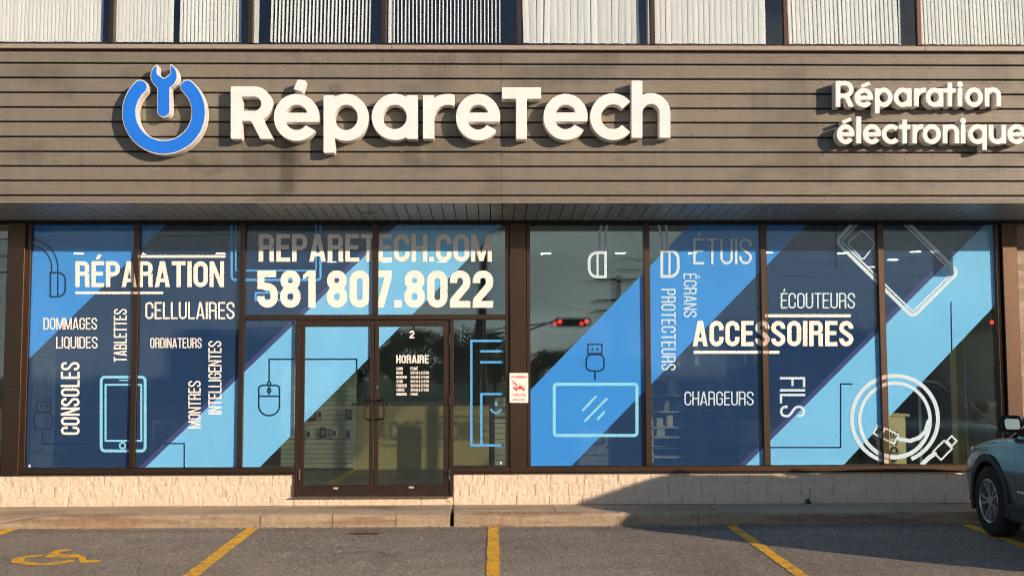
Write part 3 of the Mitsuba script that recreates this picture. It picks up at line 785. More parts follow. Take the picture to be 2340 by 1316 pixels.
for k, wd in enumerate(hours):
    apply(fit_word(*wd), 'm_vinyl_white', th, 'heading' if k == 0 else 'number' if k == 1 else 'line', 0, one=True)

def art(label, strokes, m, fills=()):
    t = thing('window_graphic', label, 'window graphic')
    for pts, wd, closed in strokes:
        l = LineString(list(pts) + ([pts[0]] if closed else []))
        g = l.buffer(wd / 2, cap_style='flat' if not closed else 'round', join_style='round', quad_segs=6)
        apply(g, m, t, 'outline', 1)
    for g in fills: apply(g, m, t, 'outline', 1)
    return t
def rr(x0, y0, x1, y1, r, wd):
    o = rrect(x0, y0, x1, y1, r)
    return o.difference(o.buffer(-wd))

def earD(x0, y0, x1, y1, wd):   # flat left side, round right side
    o = rrect(x0, y0, x1 , y1, (x1 - x0) * 0.95).union(sbox(x0, y0, x0 + (x1 - x0) * 0.45, y1))
    return o.difference(o.buffer(-wd))
art('dark earphone outline on light blue film at far left', [(arc(66, 612, 52, -90, 0) + [(118, 623)], 3.2, False), (arc(66, 612, 66, -90, 0) + [(132, 679)], 3.2, False)], 'm_vinyl_navy', [earD(113, 621, 151, 680, 4)])
art('light blue monitor outline behind the phone number', [], 'm_vinyl_blue', [rr(527, 430, 735, 642, 10, 5), rr(537, 430, 724, 620, 4, 3.5), rr(582, 667, 676, 688, 1, 4.5), sbox(607, 655, 612, 669), sbox(650, 655, 655, 669)])
art('pale blue smartphone outline across the first mullion', [([(272, 868.5), (294, 868.5)], 2.8, False)], 'm_vinyl_cyan', [rr(228, 858, 335, 1033, 12, 6.5), rr(239, 876.5, 325, 1009, 2, 4.5), Point(280, 1017.5).buffer(8.4).difference(Point(280, 1017.5).buffer(4.6))])
art('dark cable plug outline at lower far left', [([(97, 981), (97, 1014), (207, 1014)], 3, False)], 'm_vinyl_navy', [rr(82, 916, 117, 942, 1, 3), rr(76, 941, 121, 982, 13, 3.2), sbox(91, 924, 95, 932), sbox(104, 924, 108, 932)])
art('dark cord line turning down near the MONTRES lettering', [([(360, 1013), (421, 1013), (421, 1069)], 3.2, False)], 'm_vinyl_navy')
art('dark computer mouse outline with its cord, beside the left door', [([(615, 874), (615, 820.5), (815, 820.5), (815, 866)], 3.4, False), ([(591, 905), (638, 905)], 3.4, False), ([(615, 879), (615, 905)], 3, False)], 'm_vinyl_navy',
    [rr(589.5, 878.5, 640.5, 951, 25, 3.6).intersection(sbox(580, 905, 650, 960)).union(rr(589.5, 878.5, 640.5, 960, 10, 3.6).intersection(sbox(580, 870, 650, 906))), Point(615, 876).buffer(5.4).difference(Point(615, 876).buffer(2.2)), affinity.scale(Point(615, 892).buffer(5.6), 0.95, 1.3).difference(affinity.scale(Point(615, 892).buffer(2.6), 0.9, 1.3))])
art('sky blue game console outline beside the door', [([(1151, 778.5), (1077, 778.5), (1077, 1017), (1152, 1017)], 5.4, False), ([(1100, 1015), (1100, 900), (1151, 900)], 5.2, False), (arc(1133.5, 931, 12, 12, 168), 4.6, False)], 'm_vinyl_blue',
    [LineString([(1099, 802.5), (1149, 802.5)]).buffer(2.6), LineString([(1099, 827.5), (1149, 827.5)]).buffer(2.6), LineString([(1133.5, 919), (1133.5, 926)]).buffer(2.4)])
def earL(x0, y0, x1, y1, wd):
    return affinity.scale(earD(x0, y0, x1, y1, wd), -1, 1, origin=((x0 + x1) / 2, (y0 + y1) / 2))
art('white headphone outline with two ear cups across a mullion', [([(1370, 577)] + [(1370, 560), (1371, 530), (1378, 500)], 5, False), ([(1384, 577), (1384, 530), (1392, 500)], 5, False),
    ([(1516, 577), (1514, 545), (1504, 512), (1494, 500)], 5.5, False), ([(1527, 577), (1527, 545), (1521, 512), (1514, 500)], 5.5, False), ([(1365.5, 577), (1365.5, 631)], 4.6, False), ([(1530, 577), (1530, 631)], 4.6, False)], 'm_vinyl_pale', [earL(1343, 574, 1387, 636, 6.5), earD(1509, 570, 1553, 635, 6.5)])
art('dark cable plug outline above the tablet', [([(1359.5, 848), (1359.5, 868)], 3.6, False)], 'm_vinyl_navy', [rr(1342, 785, 1377, 809, 1, 3), rr(1338, 808, 1382, 849, 14, 3.4), sbox(1352, 795, 1355.5, 800.5), sbox(1363.5, 795, 1367, 800.5)])
art('pale blue tablet outline with three slashes', [], 'm_vinyl_cyan', [rr(1263, 874, 1459, 998, 10, 7.2)] + [LineString(l).buffer(2.7) for l in (([1332, 937], [1361, 906]), ([1337, 961], [1386, 911]), ([1366, 957], [1381, 941]))])
# phone lying on its corner
c0, c1, c2 = (2086, 723), (1914, 556), (2184, 624)
def rot_rect():
    up1, up2 = (1914 + 140, 556 - 140), (2184 - 140, 624 - 165)
    o = Polygon([(2086, 730), (1905, 552), (2010, 440), (2195, 622)]).buffer(-16).buffer(16)
    return o
o = rot_rect()
art('large pale smartphone outline standing on its corner', [], 'm_vinyl_pale', [o.difference(o.buffer(-8)), o.buffer(-10.5).difference(o.buffer(-14.5)), (lambda q: q.difference(q.buffer(-3.2)))(Polygon([(1970, 524), (2002, 558), (1972, 597), (1934, 555)]).buffer(-7).buffer(7))])
art('dark right-angled cord line across the lower right windows', [([(1384, 1022), (1475, 1022)], 2.8, False), ([(1487, 1022), (1921, 1022), (1921, 877), (1948, 877)], 3.2, False)], 'm_vinyl_navy')
art('short dark upright cord line on the cyan film at right', [([(2173, 690), (2175, 806)], 3, False)], 'm_vinyl_navy')
art('thin black upright line above the ÉCOUTEURS lettering', [([(1910, 512), (1911, 612)], 3, False)], 'm_vinyl_navy')
def rotbox(cx, cy, w, h, a): return affinity.rotate(sbox(cx - w / 2, cy - h / 2, cx + w / 2, cy + h / 2), a, origin=(cx, cy))
def hollow(g, wd): return g.difference(g.buffer(-wd, join_style='mitre'))
ringo = LineString(arc(2045, 957, 98, 47, -180, 60) + arc(2045, 957, 98, 180, 132, 16)).buffer(5)
ringo = LineString([(2045 + 98.5 * math.cos(math.radians(a)), 961 + 98.5 * math.sin(math.radians(a))) for a in np.linspace(118, 430, 80)]).buffer(5, cap_style='flat')
ringi = LineString([(2045 + 81 * math.cos(math.radians(a)), 961 + 84 * math.sin(math.radians(a))) for a in np.linspace(62, 372, 80)]).buffer(5, cap_style='flat')
ringm = LineString([(2045 + 81 * math.cos(math.radians(a)), 950 + 59 * math.sin(math.radians(a))) for a in np.linspace(0, 82, 30)]).buffer(4.5, cap_style='flat')
tl = thing('window_graphic', 'white coiled charging cable outline with two plugs at lower right', 'window graphic')
apply([Point(2045, 957).buffer(103, 32).difference(Point(2045, 957).buffer(94, 32)).difference(Polygon([(2045, 957), (2010, 1200), (2120, 1140)])),
       Polygon([(2045 + 84.5 * math.cos(a), 960 + (89 if math.sin(a) > 0 else 89) * math.sin(a)) for a in np.linspace(0, 2 * math.pi, 90)]).difference(Polygon([(2045 + 76.5 * math.cos(a), 959 + 80 * math.sin(a)) for a in np.linspace(0, 2 * math.pi, 90)])),
       LineString([(2122, 962), (2115, 985), (2100, 1000), (2080, 1007), (2056, 1003)]).buffer(4.6, join_style='round'),
       LineString([(2108, 1059), (2122, 1046), (2136, 1036)]).buffer(5)], 'm_vinyl_pale', tl, 'cable', 0, across=True)
apply([hollow(rotbox(2033, 996, 38, 27, 27), 4), hollow(rotbox(2007, 984, 19, 24, 27), 4)], 'm_vinyl_pale', tl, 'plug', 0, across=True)
apply([hollow(rotbox(2154, 1028, 40, 30, -45), 4), hollow(rotbox(2175, 1007, 20, 20, -45), 4)], 'm_vinyl_pale', tl, 'plug', 0, across=True)

for lab, px, py in (('tiny white sticker in the bottom left corner of the leftmost window', 64.5, 1064), ('tiny white sticker at the foot of the right sidelight', 1148, 1057)):
    t = thing('window_sticker', lab, 'sticker')
    apply(sbox(px - 5 if px > 100 else px + 1, py - 3, px + 5, py + 3), 'm_vinyl_white', t, 'label', 0)

# ------------------------------------------------------------------ raised signs
def ring_e(x0, x1, top, base, s):
    cx, cy, rx, ry = (x0 + x1) / 2, (top + base) / 2, (x1 - x0) / 2, (base - top) / 2
    o = affinity.scale(Point(cx, cy).buffer(1, 40), rx, ry)
    i = affinity.scale(Point(cx, cy).buffer(1, 40), rx - s, ry - s)
    return o.difference(i), (cx, cy, rx, ry)
def soft(g, r): return g.buffer(-r).buffer(2 * r, quad_segs=5).buffer(-r, quad_segs=5)
def low(c, x0, x1, top, base, s, asc=None, desc=None):
    """Round lower-case letters, in photograph pixels (y down)."""
    cy = (top + base) / 2
    if c == 'o': return ring_e(x0, x1, top, base, s)[0]
    if c == 'e':
        g, (cx, cy, rx, ry) = ring_e(x0, x1, top, base, s)
        wedge = Polygon([(cx - s * 0.2, cy + s * 0.30), (cx + 2 * rx, cy + s * 0.30), (cx + 2 * rx, cy + 1.22 * rx), (cx + 0.1 * rx, cy + s * 0.35)])
        bar = sbox(x0 + s * 0.5, cy - s * 0.42, x1 - s * 0.04, cy + s * 0.42).intersection(affinity.scale(Point(cx, cy).buffer(1, 40), rx, ry))
        return g.difference(wedge).union(bar)
    if c == 'c':
        g, (cx, cy, rx, ry) = ring_e(x0, x0 + (base - top) * 0.98, top, base, s)
        return g.difference(Polygon([(cx, cy), (cx + 2 * rx, cy - 1.7 * ry), (cx + 2 * rx, cy + 1.7 * ry)])) .intersection(sbox(x0 - 1, top - 1, x1 + 3, base + 1))
    if c in 'paq':
        g, (cx, cy, rx, ry) = ring_e(x0, x1, top, base, s)
        if c == 'p': return g.union(sbox(x0, top + s * 0.12, x0 + s, desc))
        if c == 'a': return g.union(sbox(x1 - s, top + s * 0.12, x1, base - s * 0.1))
        return g.union(sbox(x1 - s, top + s * 0.12, x1, desc))
    if c == 'r':
        stem = sbox(x0, top + s * 0.12, x0 + s, base - s * 0.08)
        a = [(x0 + s / 2, base - (base - top) * 0.35)] + [(x0 + s / 2 + (x1 - x0) * 0.62 + (x1 - x0) * 0.62 * math.cos(math.radians(t)), top + s / 2 + (base - top) * 0.42 + (base - top) * 0.42 * math.sin(math.radians(t))) for t in np.linspace(180, 312, 24)]
        return stem.union(LineString(a).buffer(s / 2, cap_style='flat', join_style='round').intersection(sbox(x0, top, x1, base)))
    if c in 'hn':
        stem = sbox(x0, asc if c == 'h' else top + s * 0.12, x0 + s, base - s * 0.08)
        r = (x1 - x0 - s) / 2
        a = [(x0 + s / 2, base - s)] + [((x0 + x1) / 2 + r * math.cos(math.radians(t)), top + s / 2 + r * 1.02 + r * 1.02 * math.sin(math.radians(t))) for t in np.linspace(180, 360, 30)] + [(x1 - s / 2, base - s * 0.08)]
        return stem.union(LineString(a).buffer(s / 2, cap_style='flat', join_style='round'))
    if c == 'u': return affinity.rotate(low('n', x0, x1, top, base, s), 180, origin=((x0 + x1) / 2, (top + base) / 2))
    if c == 'l': return sbox(x0, asc, x1, base - s * 0.08)
    if c == 'i': return sbox((x0 + x1) / 2 - s / 2, top + s * 0.12, (x0 + x1) / 2 + s / 2, base - s * 0.08).union(Point((x0 + x1) / 2, asc + s * 0.6).buffer(s * 0.62))
    if c == 't': return sbox((x0 + x1) / 2 - s / 2, asc, (x0 + x1) / 2 + s / 2, base - s * 0.08).union(sbox(x0, top + s * 0.12, x1, top + s * 1.02))
    if c == 'T': return sbox(x0, top, x1, top + s * 1.05).union(sbox((x0 + x1) / 2 - s / 2, top, (x0 + x1) / 2 + s / 2, base))
    if c == 'R':
        w, h = x1 - x0, base - top
        b1 = top + h * 0.66
        o = rrect(x0, top, x1 - w * 0.03, b1, (b1 - top) / 2).union(sbox(x0, top, x0 + w * 0.4, b1))
        i = rrect(x0 + s, top + s * 0.95, x1 - w * 0.03 - s, b1 - s * 0.95, 100).union(sbox(x0 + s, top + s * 0.95, x0 + w * 0.45, b1 - s * 0.95))
        leg = Polygon([(x0 + w * 0.40, b1 - s * 0.6), (x0 + w * 0.40 + s * 1.15, b1 - s * 0.6), (x1, base), (x1 - s * 1.2, base)])
        return unary_union([o.difference(i), sbox(x0, top, x0 + s, base), leg])
    raise KeyError(c)

YL, YLB = YF - 0.165, YF - 0.028
def raise_letter(g, t, r=2.0, m='m_letter', name='letter', rim=True):
    gw = to_plane(soft(g, r), YL + 0.006)
    body = slab(gw, YL + 0.006, YLB)
    key = add(name, body, 'm_return', t, smooth=35)
    pt_ = gw.representative_point()
    add('standoff', cyl(pt_.x, (YLB + YF) / 2 + 0.002, pt_.y, 0.008, YF - YLB + 0.006, 'y', 10), 'm_steel', key)
    face = to_plane(soft(g, r), YL + 0.006).buffer(-0.0035)
    add('face', slab(face, YL, YL + 0.007), m, key, smooth=35)

t1 = thing('raised_sign', 'long sign of raised round white letters on brown siding, company name over the shopfront', 'sign')
s1, b1_, x1_ = 25.5, 319.0, 215.5
raise_letter(low('R', 527, 624.5, 198, 318.5, 25), t1, 3)
raise_letter(low('e', 625.5, 729.5, 215, 323, s1), t1)
raise_letter(Polygon([(680, 182.5), (699, 184.5), (691, 211), (670, 205)]), t1, 2, name='accent')
raise_letter(low('p', 739, 842.5, 215, 323, s1, desc=350), t1)
raise_letter(low('a', 849, 954.5, 215, 321, s1), t1)
raise_letter(low('r', 966, 1038.5, 215, 320, s1), t1)
raise_letter(low('e', 1041.5, 1143, 215, 322, s1), t1)
raise_letter(low('T', 1146.5, 1236.5, 200, 319, s1), t1)
raise_letter(low('e', 1241.5, 1343, 215, 321, s1), t1)
raise_letter(low('c', 1348, 1437, 214, 321, s1), t1)
raise_letter(low('h', 1442.5, 1532, 213, 318, s1, asc=185), t1)

t2 = thing('raised_sign', 'smaller sign of raised white letters in two lines at upper right', 'sign')
s2 = 11.6
def q(x, y): return 1740 + x / 3.29, 120 + y / 3.29
def put2(c, x0, x1, top, base, asc=None, desc=None):
    X0, Y0 = q(x0, top); X1, Y1 = q(x1, base)
    raise_letter(low(c, X0, X1, Y0, Y1, s2, asc=None if asc is None else 120 + asc / 3.29, desc=None if desc is None else 120 + desc / 3.29), t2, 1.2)
def acc2(x, y):
    X0, Y0 = q(x, y)
    raise_letter(Polygon([(X0, Y0 + 8), (X0 + 20, Y0), (X0 + 24, Y0 + 7), (X0 + 2, Y0 + 15)]), t2, 1.0, name='accent')
put2('R', 555, 698, 216, 412); put2('e', 698, 840, 268, 416); acc2(742, 220); put2('p', 850, 986, 266, 414, desc=462); put2('a', 992, 1130, 266, 414)
put2('r', 1146, 1238, 266, 412); put2('a', 1232, 1368, 266, 414); put2('t', 1368, 1462, 266, 412, asc=228); put2('i', 1470, 1512, 266, 412, asc=218); put2('o', 1528, 1666, 264, 414); put2('n', 1676, 1802, 264, 412)
put2('e', 564, 700, 540, 692); acc2(602, 490); put2('l', 710, 750, 540, 690, asc=482); put2('e', 760, 900, 540, 692); put2('c', 902, 1034, 540, 692); put2('t', 1032, 1120, 540, 690, asc=506)
put2('r', 1132, 1218, 540, 690); put2('o', 1208, 1350, 540, 692); put2('n', 1360, 1488, 540, 690); put2('i', 1494, 1536, 540, 690, asc=494); put2('q', 1552, 1696, 540, 692, desc=736); put2('u', 1706, 1840, 542, 692); put2('e', 1846, 1990, 540, 692)

t3 = thing('logo_sign', 'raised blue power button ring with a wrench in its gap, left of the long sign', 'sign')
def raise_blue(g, name):
    gw = to_plane(g, YL + 0.006)
    key = add(name, slab(gw, YL + 0.006, YLB), 'm_return', t3, smooth=35)
    pt_ = gw.representative_point()
    add('standoff', cyl(pt_.x, (YLB + YF) / 2 + 0.002, pt_.y, 0.01, YF - YLB + 0.006, 'y', 10), 'm_steel', key)
    add('face', slab(gw.buffer(-0.013), YL - 0.002, YL + 0.007), 'm_blue_face', key, smooth=35)
z2 = lambda x, y: (240 + x / 3.343, 120 + y / 3.343)
cxr, cyr = z2(451, 460)
raise_blue(LineString([(cxr + 79.4 * math.cos(math.radians(a)), cyr - 79.4 * math.sin(math.radians(a))) for a in np.linspace(132.5, 407.5, 100)]).buffer(16.6, quad_segs=10), 'ring')
hc = z2(452, 180)
head = Point(hc).buffer(31.2, 24).difference(Polygon([z2(403, 60), z2(403, 165), z2(452, 198), z2(497, 165), z2(497, 60)])).intersection(sbox(hc[0] - 40, z2(0, 84)[1], hc[0] + 40, hc[1] + 60))
hb = z2(449, 446)
handle = sbox(z2(397, 0)[0], z2(0, 235)[1], z2(500, 0)[0], hb[1]).union(Point(hb).buffer((500 - 397) / 2 / 3.343, 16))
raise_blue(soft(head.union(handle), 2.2), 'wrench')

th_ = thing('hanging_sign', 'small box sign hanging under the canopy just past the right pier', 'sign')
xh_ = 5.45 + 1.04 * 1.2
add('box', bx(xh_ - 0.10, xh_ + 0.10, -1.19, -1.13, 3.24, 3.53, 0.006), 'm_sign_white', th_)
for k in (-0.07, 0.07):
    add('hanger', cyl(xh_ + k, -1.16, 3.555, 0.006, 0.06, n=8), 'm_steel', th_)
# ------------------------------------------------------------------ tow sign on the middle pier
t4 = thing('parking_sign', 'small white sign with a red tow truck and 1 HEURE on the middle pier', 'sign')
YS = -0.092
def rect_px(x0, y0, x1, y1): return sbox(x0, y0, x1, y1)
add('plate', slab(to_plane(rrect(1164.5, 852, 1207, 920, 2), YS), YS, YS + 0.006), 'm_sign_white', t4)
zz = lambda x, y: (1030 + x / 7.31, 760 + y / 7.31)
truck = unary_union([Polygon([zz(1042, 905), zz(1130, 905), zz(1140, 890), zz(1188, 890), zz(1196, 908), zz(1238, 912), zz(1244, 945), zz(1042, 940)]), Polygon([zz(1028, 802), zz(1048, 802), zz(1118, 884), zz(1088, 884)]),
                     hollow(Polygon([zz(1145, 895), zz(1148, 858), zz(1178, 854), zz(1192, 895)]), 0.8), Point(zz(1094, 948)).buffer(3.0), Point(zz(1212, 948)).buffer(3.0), LineString([zz(1030, 802), zz(1030, 862)]).buffer(0.4)])
truck = truck.difference(Point(zz(1094, 948)).buffer(3.9).difference(Point(zz(1094, 948)).buffer(3.0))).difference(Point(zz(1212, 948)).buffer(3.9).difference(Point(zz(1212, 948)).buffer(3.0)))
arrow = unary_union([LineString([zz(1055, 1118), zz(1222, 1118)]).buffer(0.9), Polygon([zz(1040, 1118), zz(1066, 1098), zz(1066, 1138)]), Polygon([zz(1236, 1118), zz(1210, 1098), zz(1210, 1138)])])
add('emblem', sheet(to_plane(truck, YS - 0.001), YS - 0.001), 'm_sign_red', t4)
add('arrow', sheet(to_plane(arrow, YS - 0.001), YS - 0.001), 'm_sign_red', t4)
for tx, a, b, yt, yb, nm in (('STATIONNEMENT', 1167, 1204, 858.5, 863.5, 'line'), ('1 HEURE', 1169, 1202, 899, 904.6, 'line')):
    add(nm, cat(*[sheet(to_plane(g, YS - 0.001), YS - 0.001) for g in fit_word(tx, a, b, yt, yb, 0.15, 0, 0.5)]), 'm_sign_red', t4)

# ------------------------------------------------------------------ ground
YC = G(1150, 1173, ZS)[1]
labels['parking_lot'] = {'label': 'worn grey asphalt parking lot', 'kind': 'structure'}
add('parking_lot', trimesh.Trimesh([(-300, -400, 0), (300, -400, 0), (300, 0.4, 0), (-300, 0.4, 0)], [(0, 1, 2), (0, 2, 3)], process=False), 'm_asphalt')
def gpoly(pts): return Polygon([G(*p) for p in pts])
def edge_noise(g, amp, seed):
    g = g.segmentize(0.03)
    def f(x, y, z=None):
        x, y = np.asarray(x, float), np.asarray(y, float)
        p = np.stack([x * 25, y * 25, np.full_like(x, seed)], -1)
        return x + (meshkit.noise(p) - 0.5) * amp, y + (meshkit.noise(p + 50) - 0.5) * amp
    from shapely.ops import transform
    return transform(f, g).buffer(0)
def pline(x_top, x_bot, w, label, y1=None):
    yb = -6.8
    y0 = YC - 0.03 if y1 is None else y1
    g = Polygon([(x_top - w / 2, y0), (x_top + w / 2, y0), (x_bot + w / 2, yb), (x_bot - w / 2, yb)])
    add('line_marking', sheet(edge_noise(g, 0.018, len(label)), 0.004, 'z'), 'm_paint', 'parking_lot', label=label)
xg = lambda px, py: G(px, py)[0]
def ext(px0, py0, px1, py1):
    (a, b), (c, d) = G(px0, py0), G(px1, py1)
    k = (c - a) / (d - b)
    return a + k * (YC - 0.03 - b), a + k * (-6.8 - b)
for p, w_, lab in (((584, 1201, 434, 1316), 0.13, 'yellow line slanting to the left of the doors'), ((1127, 1204, 1127, 1316), 0.118, 'yellow line in the middle, straight towards the camera'), ((1672, 1202, 1833, 1316), 0.115, 'yellow line right of the middle, partly in the shadow'),
                   ((2216, 1202, 2370, 1258), 0.115, 'yellow line beside the parked car'), ((24, 1210, -90, 1248), 0.14, 'yellow line cut by the left edge')):
    a, b = ext(*p); pline(a, b, w_, lab)
zsym = lambda x, y: (x / 5.575, 1080 + y / 5.575)
sym = [Polygon([zsym(*p) for p in ((560, 1075), (710, 980), (905, 972), (900, 995), (770, 1005), (735, 1035), (1020, 1038), (1022, 1058), (1078, 1060), (1105, 1112), (1282, 1114), (1270, 1138), (1020, 1150), (990, 1082), (570, 1082))]),
       ]
wheel = LineString([zsym(*p) for p in ((545, 1050), (400, 1062), (270, 1085), (225, 1108), (225, 1132), (320, 1152), (480, 1165), (640, 1160), (800, 1140), (948, 1112))])
def gsh(g):
    def f(x, y, z=None):
        qq = [G(a, b) for a, b in zip(np.atleast_1d(x), np.atleast_1d(y))]
        return np.array([a for a, _ in qq]), np.array([b for _, b in qq])
    from shapely.ops import transform
    return transform(f, g)
wl = gsh(wheel).buffer(0.055, cap_style='flat', join_style='round')
add('wheelchair_symbol', sheet(edge_noise(unary_union([gsh(s) for s in sym] + [wl]), 0.02, 3), 0.004, 'z'), 'm_paint', 'parking_lot', label='yellow painted wheelchair symbol')

# pavement slabs and kerb
labels['sidewalk'] = {'label': 'narrow grey concrete sidewalk along the shopfront', 'kind': 'structure'}
labels['curb'] = {'label': 'worn concrete curb with cracks', 'kind': 'structure'}
YK = YC + 0.16
def walk_z(x, y=None):
    """Level, but falling to the kerb at the far left where the kerb is lowered."""
    drop = 0.095 * float(np.clip((-4.82 - x) / 0.62, 0, 1)) ** 1.3
    return ZS - drop * float(np.clip((-0.25 - (YC if y is None else y)) / (-0.25 - YC), 0, 1))
cuts = [-8.6, -6.9, G(395, 1160, ZS)[0], G(648, 1160, ZS)[0], G(1036, 1160, ZS)[0], G(1265, 1160, ZS)[0], 2.55, 3.9, 5.3, 8.6]
def deck(x0, x1, y0, y1, ztop, thick, nx, rnd=0.0, seed=0, skew=0.0):
    xs = np.linspace(x0, x1, nx + 1)
    prof = [(y0, -thick), (y0, -rnd), (y0 + rnd * 0.35, -rnd * 0.3), (y0 + rnd, 0), (y1, 0), (y1, -thick)] if rnd else [(y0, -thick), (y0, 0), (y1, 0), (y1, -thick)]
    r = np.random.default_rng(seed)
    v, f, n = [], [], len(prof)
    for i, x in enumerate(xs):
        jit = r.uniform(-0.011, 0.009, n) if rnd else np.zeros(n)
        for k, (y, dz) in enumerate(prof):
            wob = (jit[k] if 0 < k < 4 else 0) if rnd else 0
            v.append((x + skew * (y - y0), y + wob * 0.8, ztop(x, y) + dz + (wob * 0.5 if k in (1, 2, 3) else 0)) if dz > -thick else (x + skew * (y - y0), y, -0.05))
    for i in range(len(xs) - 1):
        for k in range(n):
            a, b = i * n + k, i * n + (k + 1) % n
            f += [(a, a + n, b + n), (a, b + n, b)]
    e = (len(xs) - 1) * n
    f += [(0, k, k + 1) for k in range(1, n - 1)] + [(e, e + k + 1, e + k) for k in range(1, n - 1)]
    m = trimesh.Trimesh(v, f, process=False)
    trimesh.repair.fix_normals(m)
    return m
for i in range(len(cuts) - 1):
    gap = 0.016 if abs(cuts[i] - G(1036, 1160, ZS)[0]) < 0.01 else 0.005
    gap2 = 0.016 if abs(cuts[i + 1] - G(1036, 1160, ZS)[0]) < 0.01 else 0.005
    nx = max(2, int((cuts[i + 1] - cuts[i]) / 0.12))
    dz = rng.uniform(-0.004, 0.004)
    add('slab', deck(cuts[i] + gap, cuts[i + 1] - gap2, YK + 0.002, 0.02, lambda x, y, dz=dz: walk_z(x, y) + dz, 0.2, nx), 'm_walk', 'sidewalk')
add('joint_bed', bx(-8.6, 8.6, YC + 0.05, 0.0, -0.04, 0.02), 'm_crack', 'sidewalk')
kcuts = [-8.6, -6.0, G(617, 1190)[0], G(775, 1190)[0], G(913, 1190)[0], G(1036, 1190)[0], 2.3, 4.6, 8.6]
for i in range(len(kcuts) - 1):
    big0, big1 = (0.022 if i == 5 else 0.004), (0.022 if i == 4 else 0.004)
    nx = max(3, int((kcuts[i + 1] - kcuts[i]) / 0.035))
    add('curb_segment', deck(kcuts[i] + big0, kcuts[i + 1] - big1, YC, YK, lambda x, y: walk_z(x) + 0.002, 0.2, nx, 0.028, seed=i, skew=0.0), 'm_curb', 'curb', smooth=40)

gs, gr_ = [], np.random.default_rng(3)
for k in range(420):
    x = gr_.uniform(-6.2, 5.4); y = YC - abs(gr_.normal(0, 0.05)) - 0.004; r_ = gr_.uniform(0.004, 0.013)
    m = trimesh.creation.icosphere(subdivisions=0, radius=r_); m.vertices *= gr_.uniform(0.6, 1.2, 3); m.apply_translation((x, y, r_ * 0.4)); gs.append(m)
labels['grit'] = {'label': 'loose grit and small stones gathered along the curb', 'category': 'gravel', 'kind': 'stuff'}
add('grit', cat(*gs), 'm_curb')
# weed
tw = thing('weed', 'small green weed growing where wall and sidewalk meet', 'plant')
xw, _ = G(1838, 1147, ZS)
ls = []
for k in range(14):
    a = rng.uniform(0, 2 * math.pi); l = rng.uniform(0.05, 0.11); el = rng.uniform(0.3, 1.2)
    b = np.array([xw + rng.uniform(-0.03, 0.03), -0.06, ZS])
    d = np.array([math.cos(a) * math.cos(el), math.sin(a) * math.cos(el) * 0.6, math.sin(el)])
    sde = np.array([-math.sin(a), math.cos(a), 0]) * 0.014
    p1, p2, p3 = b + d * l * 0.35, b + d * l * 0.7 + [0, 0, -0.004], b + d * l + [0, 0, -0.015]
    ls.append(trimesh.Trimesh([b, p1 + sde, p1 - sde, p2 + sde * 0.8, p2 - sde * 0.8, p3], [(0, 1, 2), (1, 3, 4), (1, 4, 2), (3, 5, 4)], process=False))
add('leaf', cat(*ls), 'm_weed', tw)
add('stem', tube([(xw, -0.06, ZS), (xw + 0.02, -0.065, ZS + 0.1), (xw + 0.03, -0.06, ZS + 0.19)], 0.003, 5), 'm_weed', tw)

# ------------------------------------------------------------------ shop interior
IB = 4.05
zf, zc = Z_fl - 0.02, 3.56
add('interior_floor', bx(-8.4, 8.5, 0.1, 9.0, zf - 0.1, zf), 'm_floor', bld)
add('interior_ceiling', bx(-8.4, 8.5, 0.09, 9.0, zc, zc + 0.1), 'm_ceiling', bld)
add('interior_wall', cat(bx(-8.4, 8.5, 8.9, 9.0, zf, zc), bx(-8.45, -8.4, 0.1, 9, zf, zc), bx(8.5, 8.55, 0.1, 9, zf, zc)), 'm_inner_wall', bld)
add('interior_column', bx(X_(62, 0.3), X_(108, 0.3), 0.3, 0.6, zf, zc, 0.005), 'm_grey', bld)
XI = lambda px, Y: U(px, 1000, Y)[0]
ZI = lambda py, Y: U(1100, py, Y)[1]
lamp_px = [(180, 581), (322, 581), (505, 581), (758, 600), (884, 600), (1011, 600), (1066, 679), (1248, 581), (1418, 580), (1582, 580), (1755, 579), (1925, 580), (2040, 595), (2092, 577), (1992, 611)]
for px, py in lamp_px:
    d = fwd * F + rgt * (px - W / 2) - upv * (py - H / 2)
    p = EYE + d * ((zc - 0.03 - EYE[2]) / d[2])
    if p[1] > 8.6: continue
    l = num(bld + '__downlight')
    rg = trimesh.creation.annulus(0.08, 0.1, 0.02, sections=24); rg.apply_translation((p[0], p[1], zc - 0.011))
    add('trim_ring', rg, 'm_white_goods', l)
    a = np.linspace(0, 2 * math.pi, 25)[:-1]
    v = np.c_[p[0] + 0.08 * np.cos(a), p[1] + 0.08 * np.sin(a), np.full(24, zc - 0.015)]
    m = trimesh.Trimesh(np.vstack([v, [(p[0], p[1], zc - 0.015)]]), [((k + 1) % 24, k, 24) for k in range(24)], process=False)
    add('lamp', m, two(P_((0.8, 0.8, 0.8), 0.5)), l, emitter={'type': 'area', 'radiance': rgb((26, 25, 22.5))})

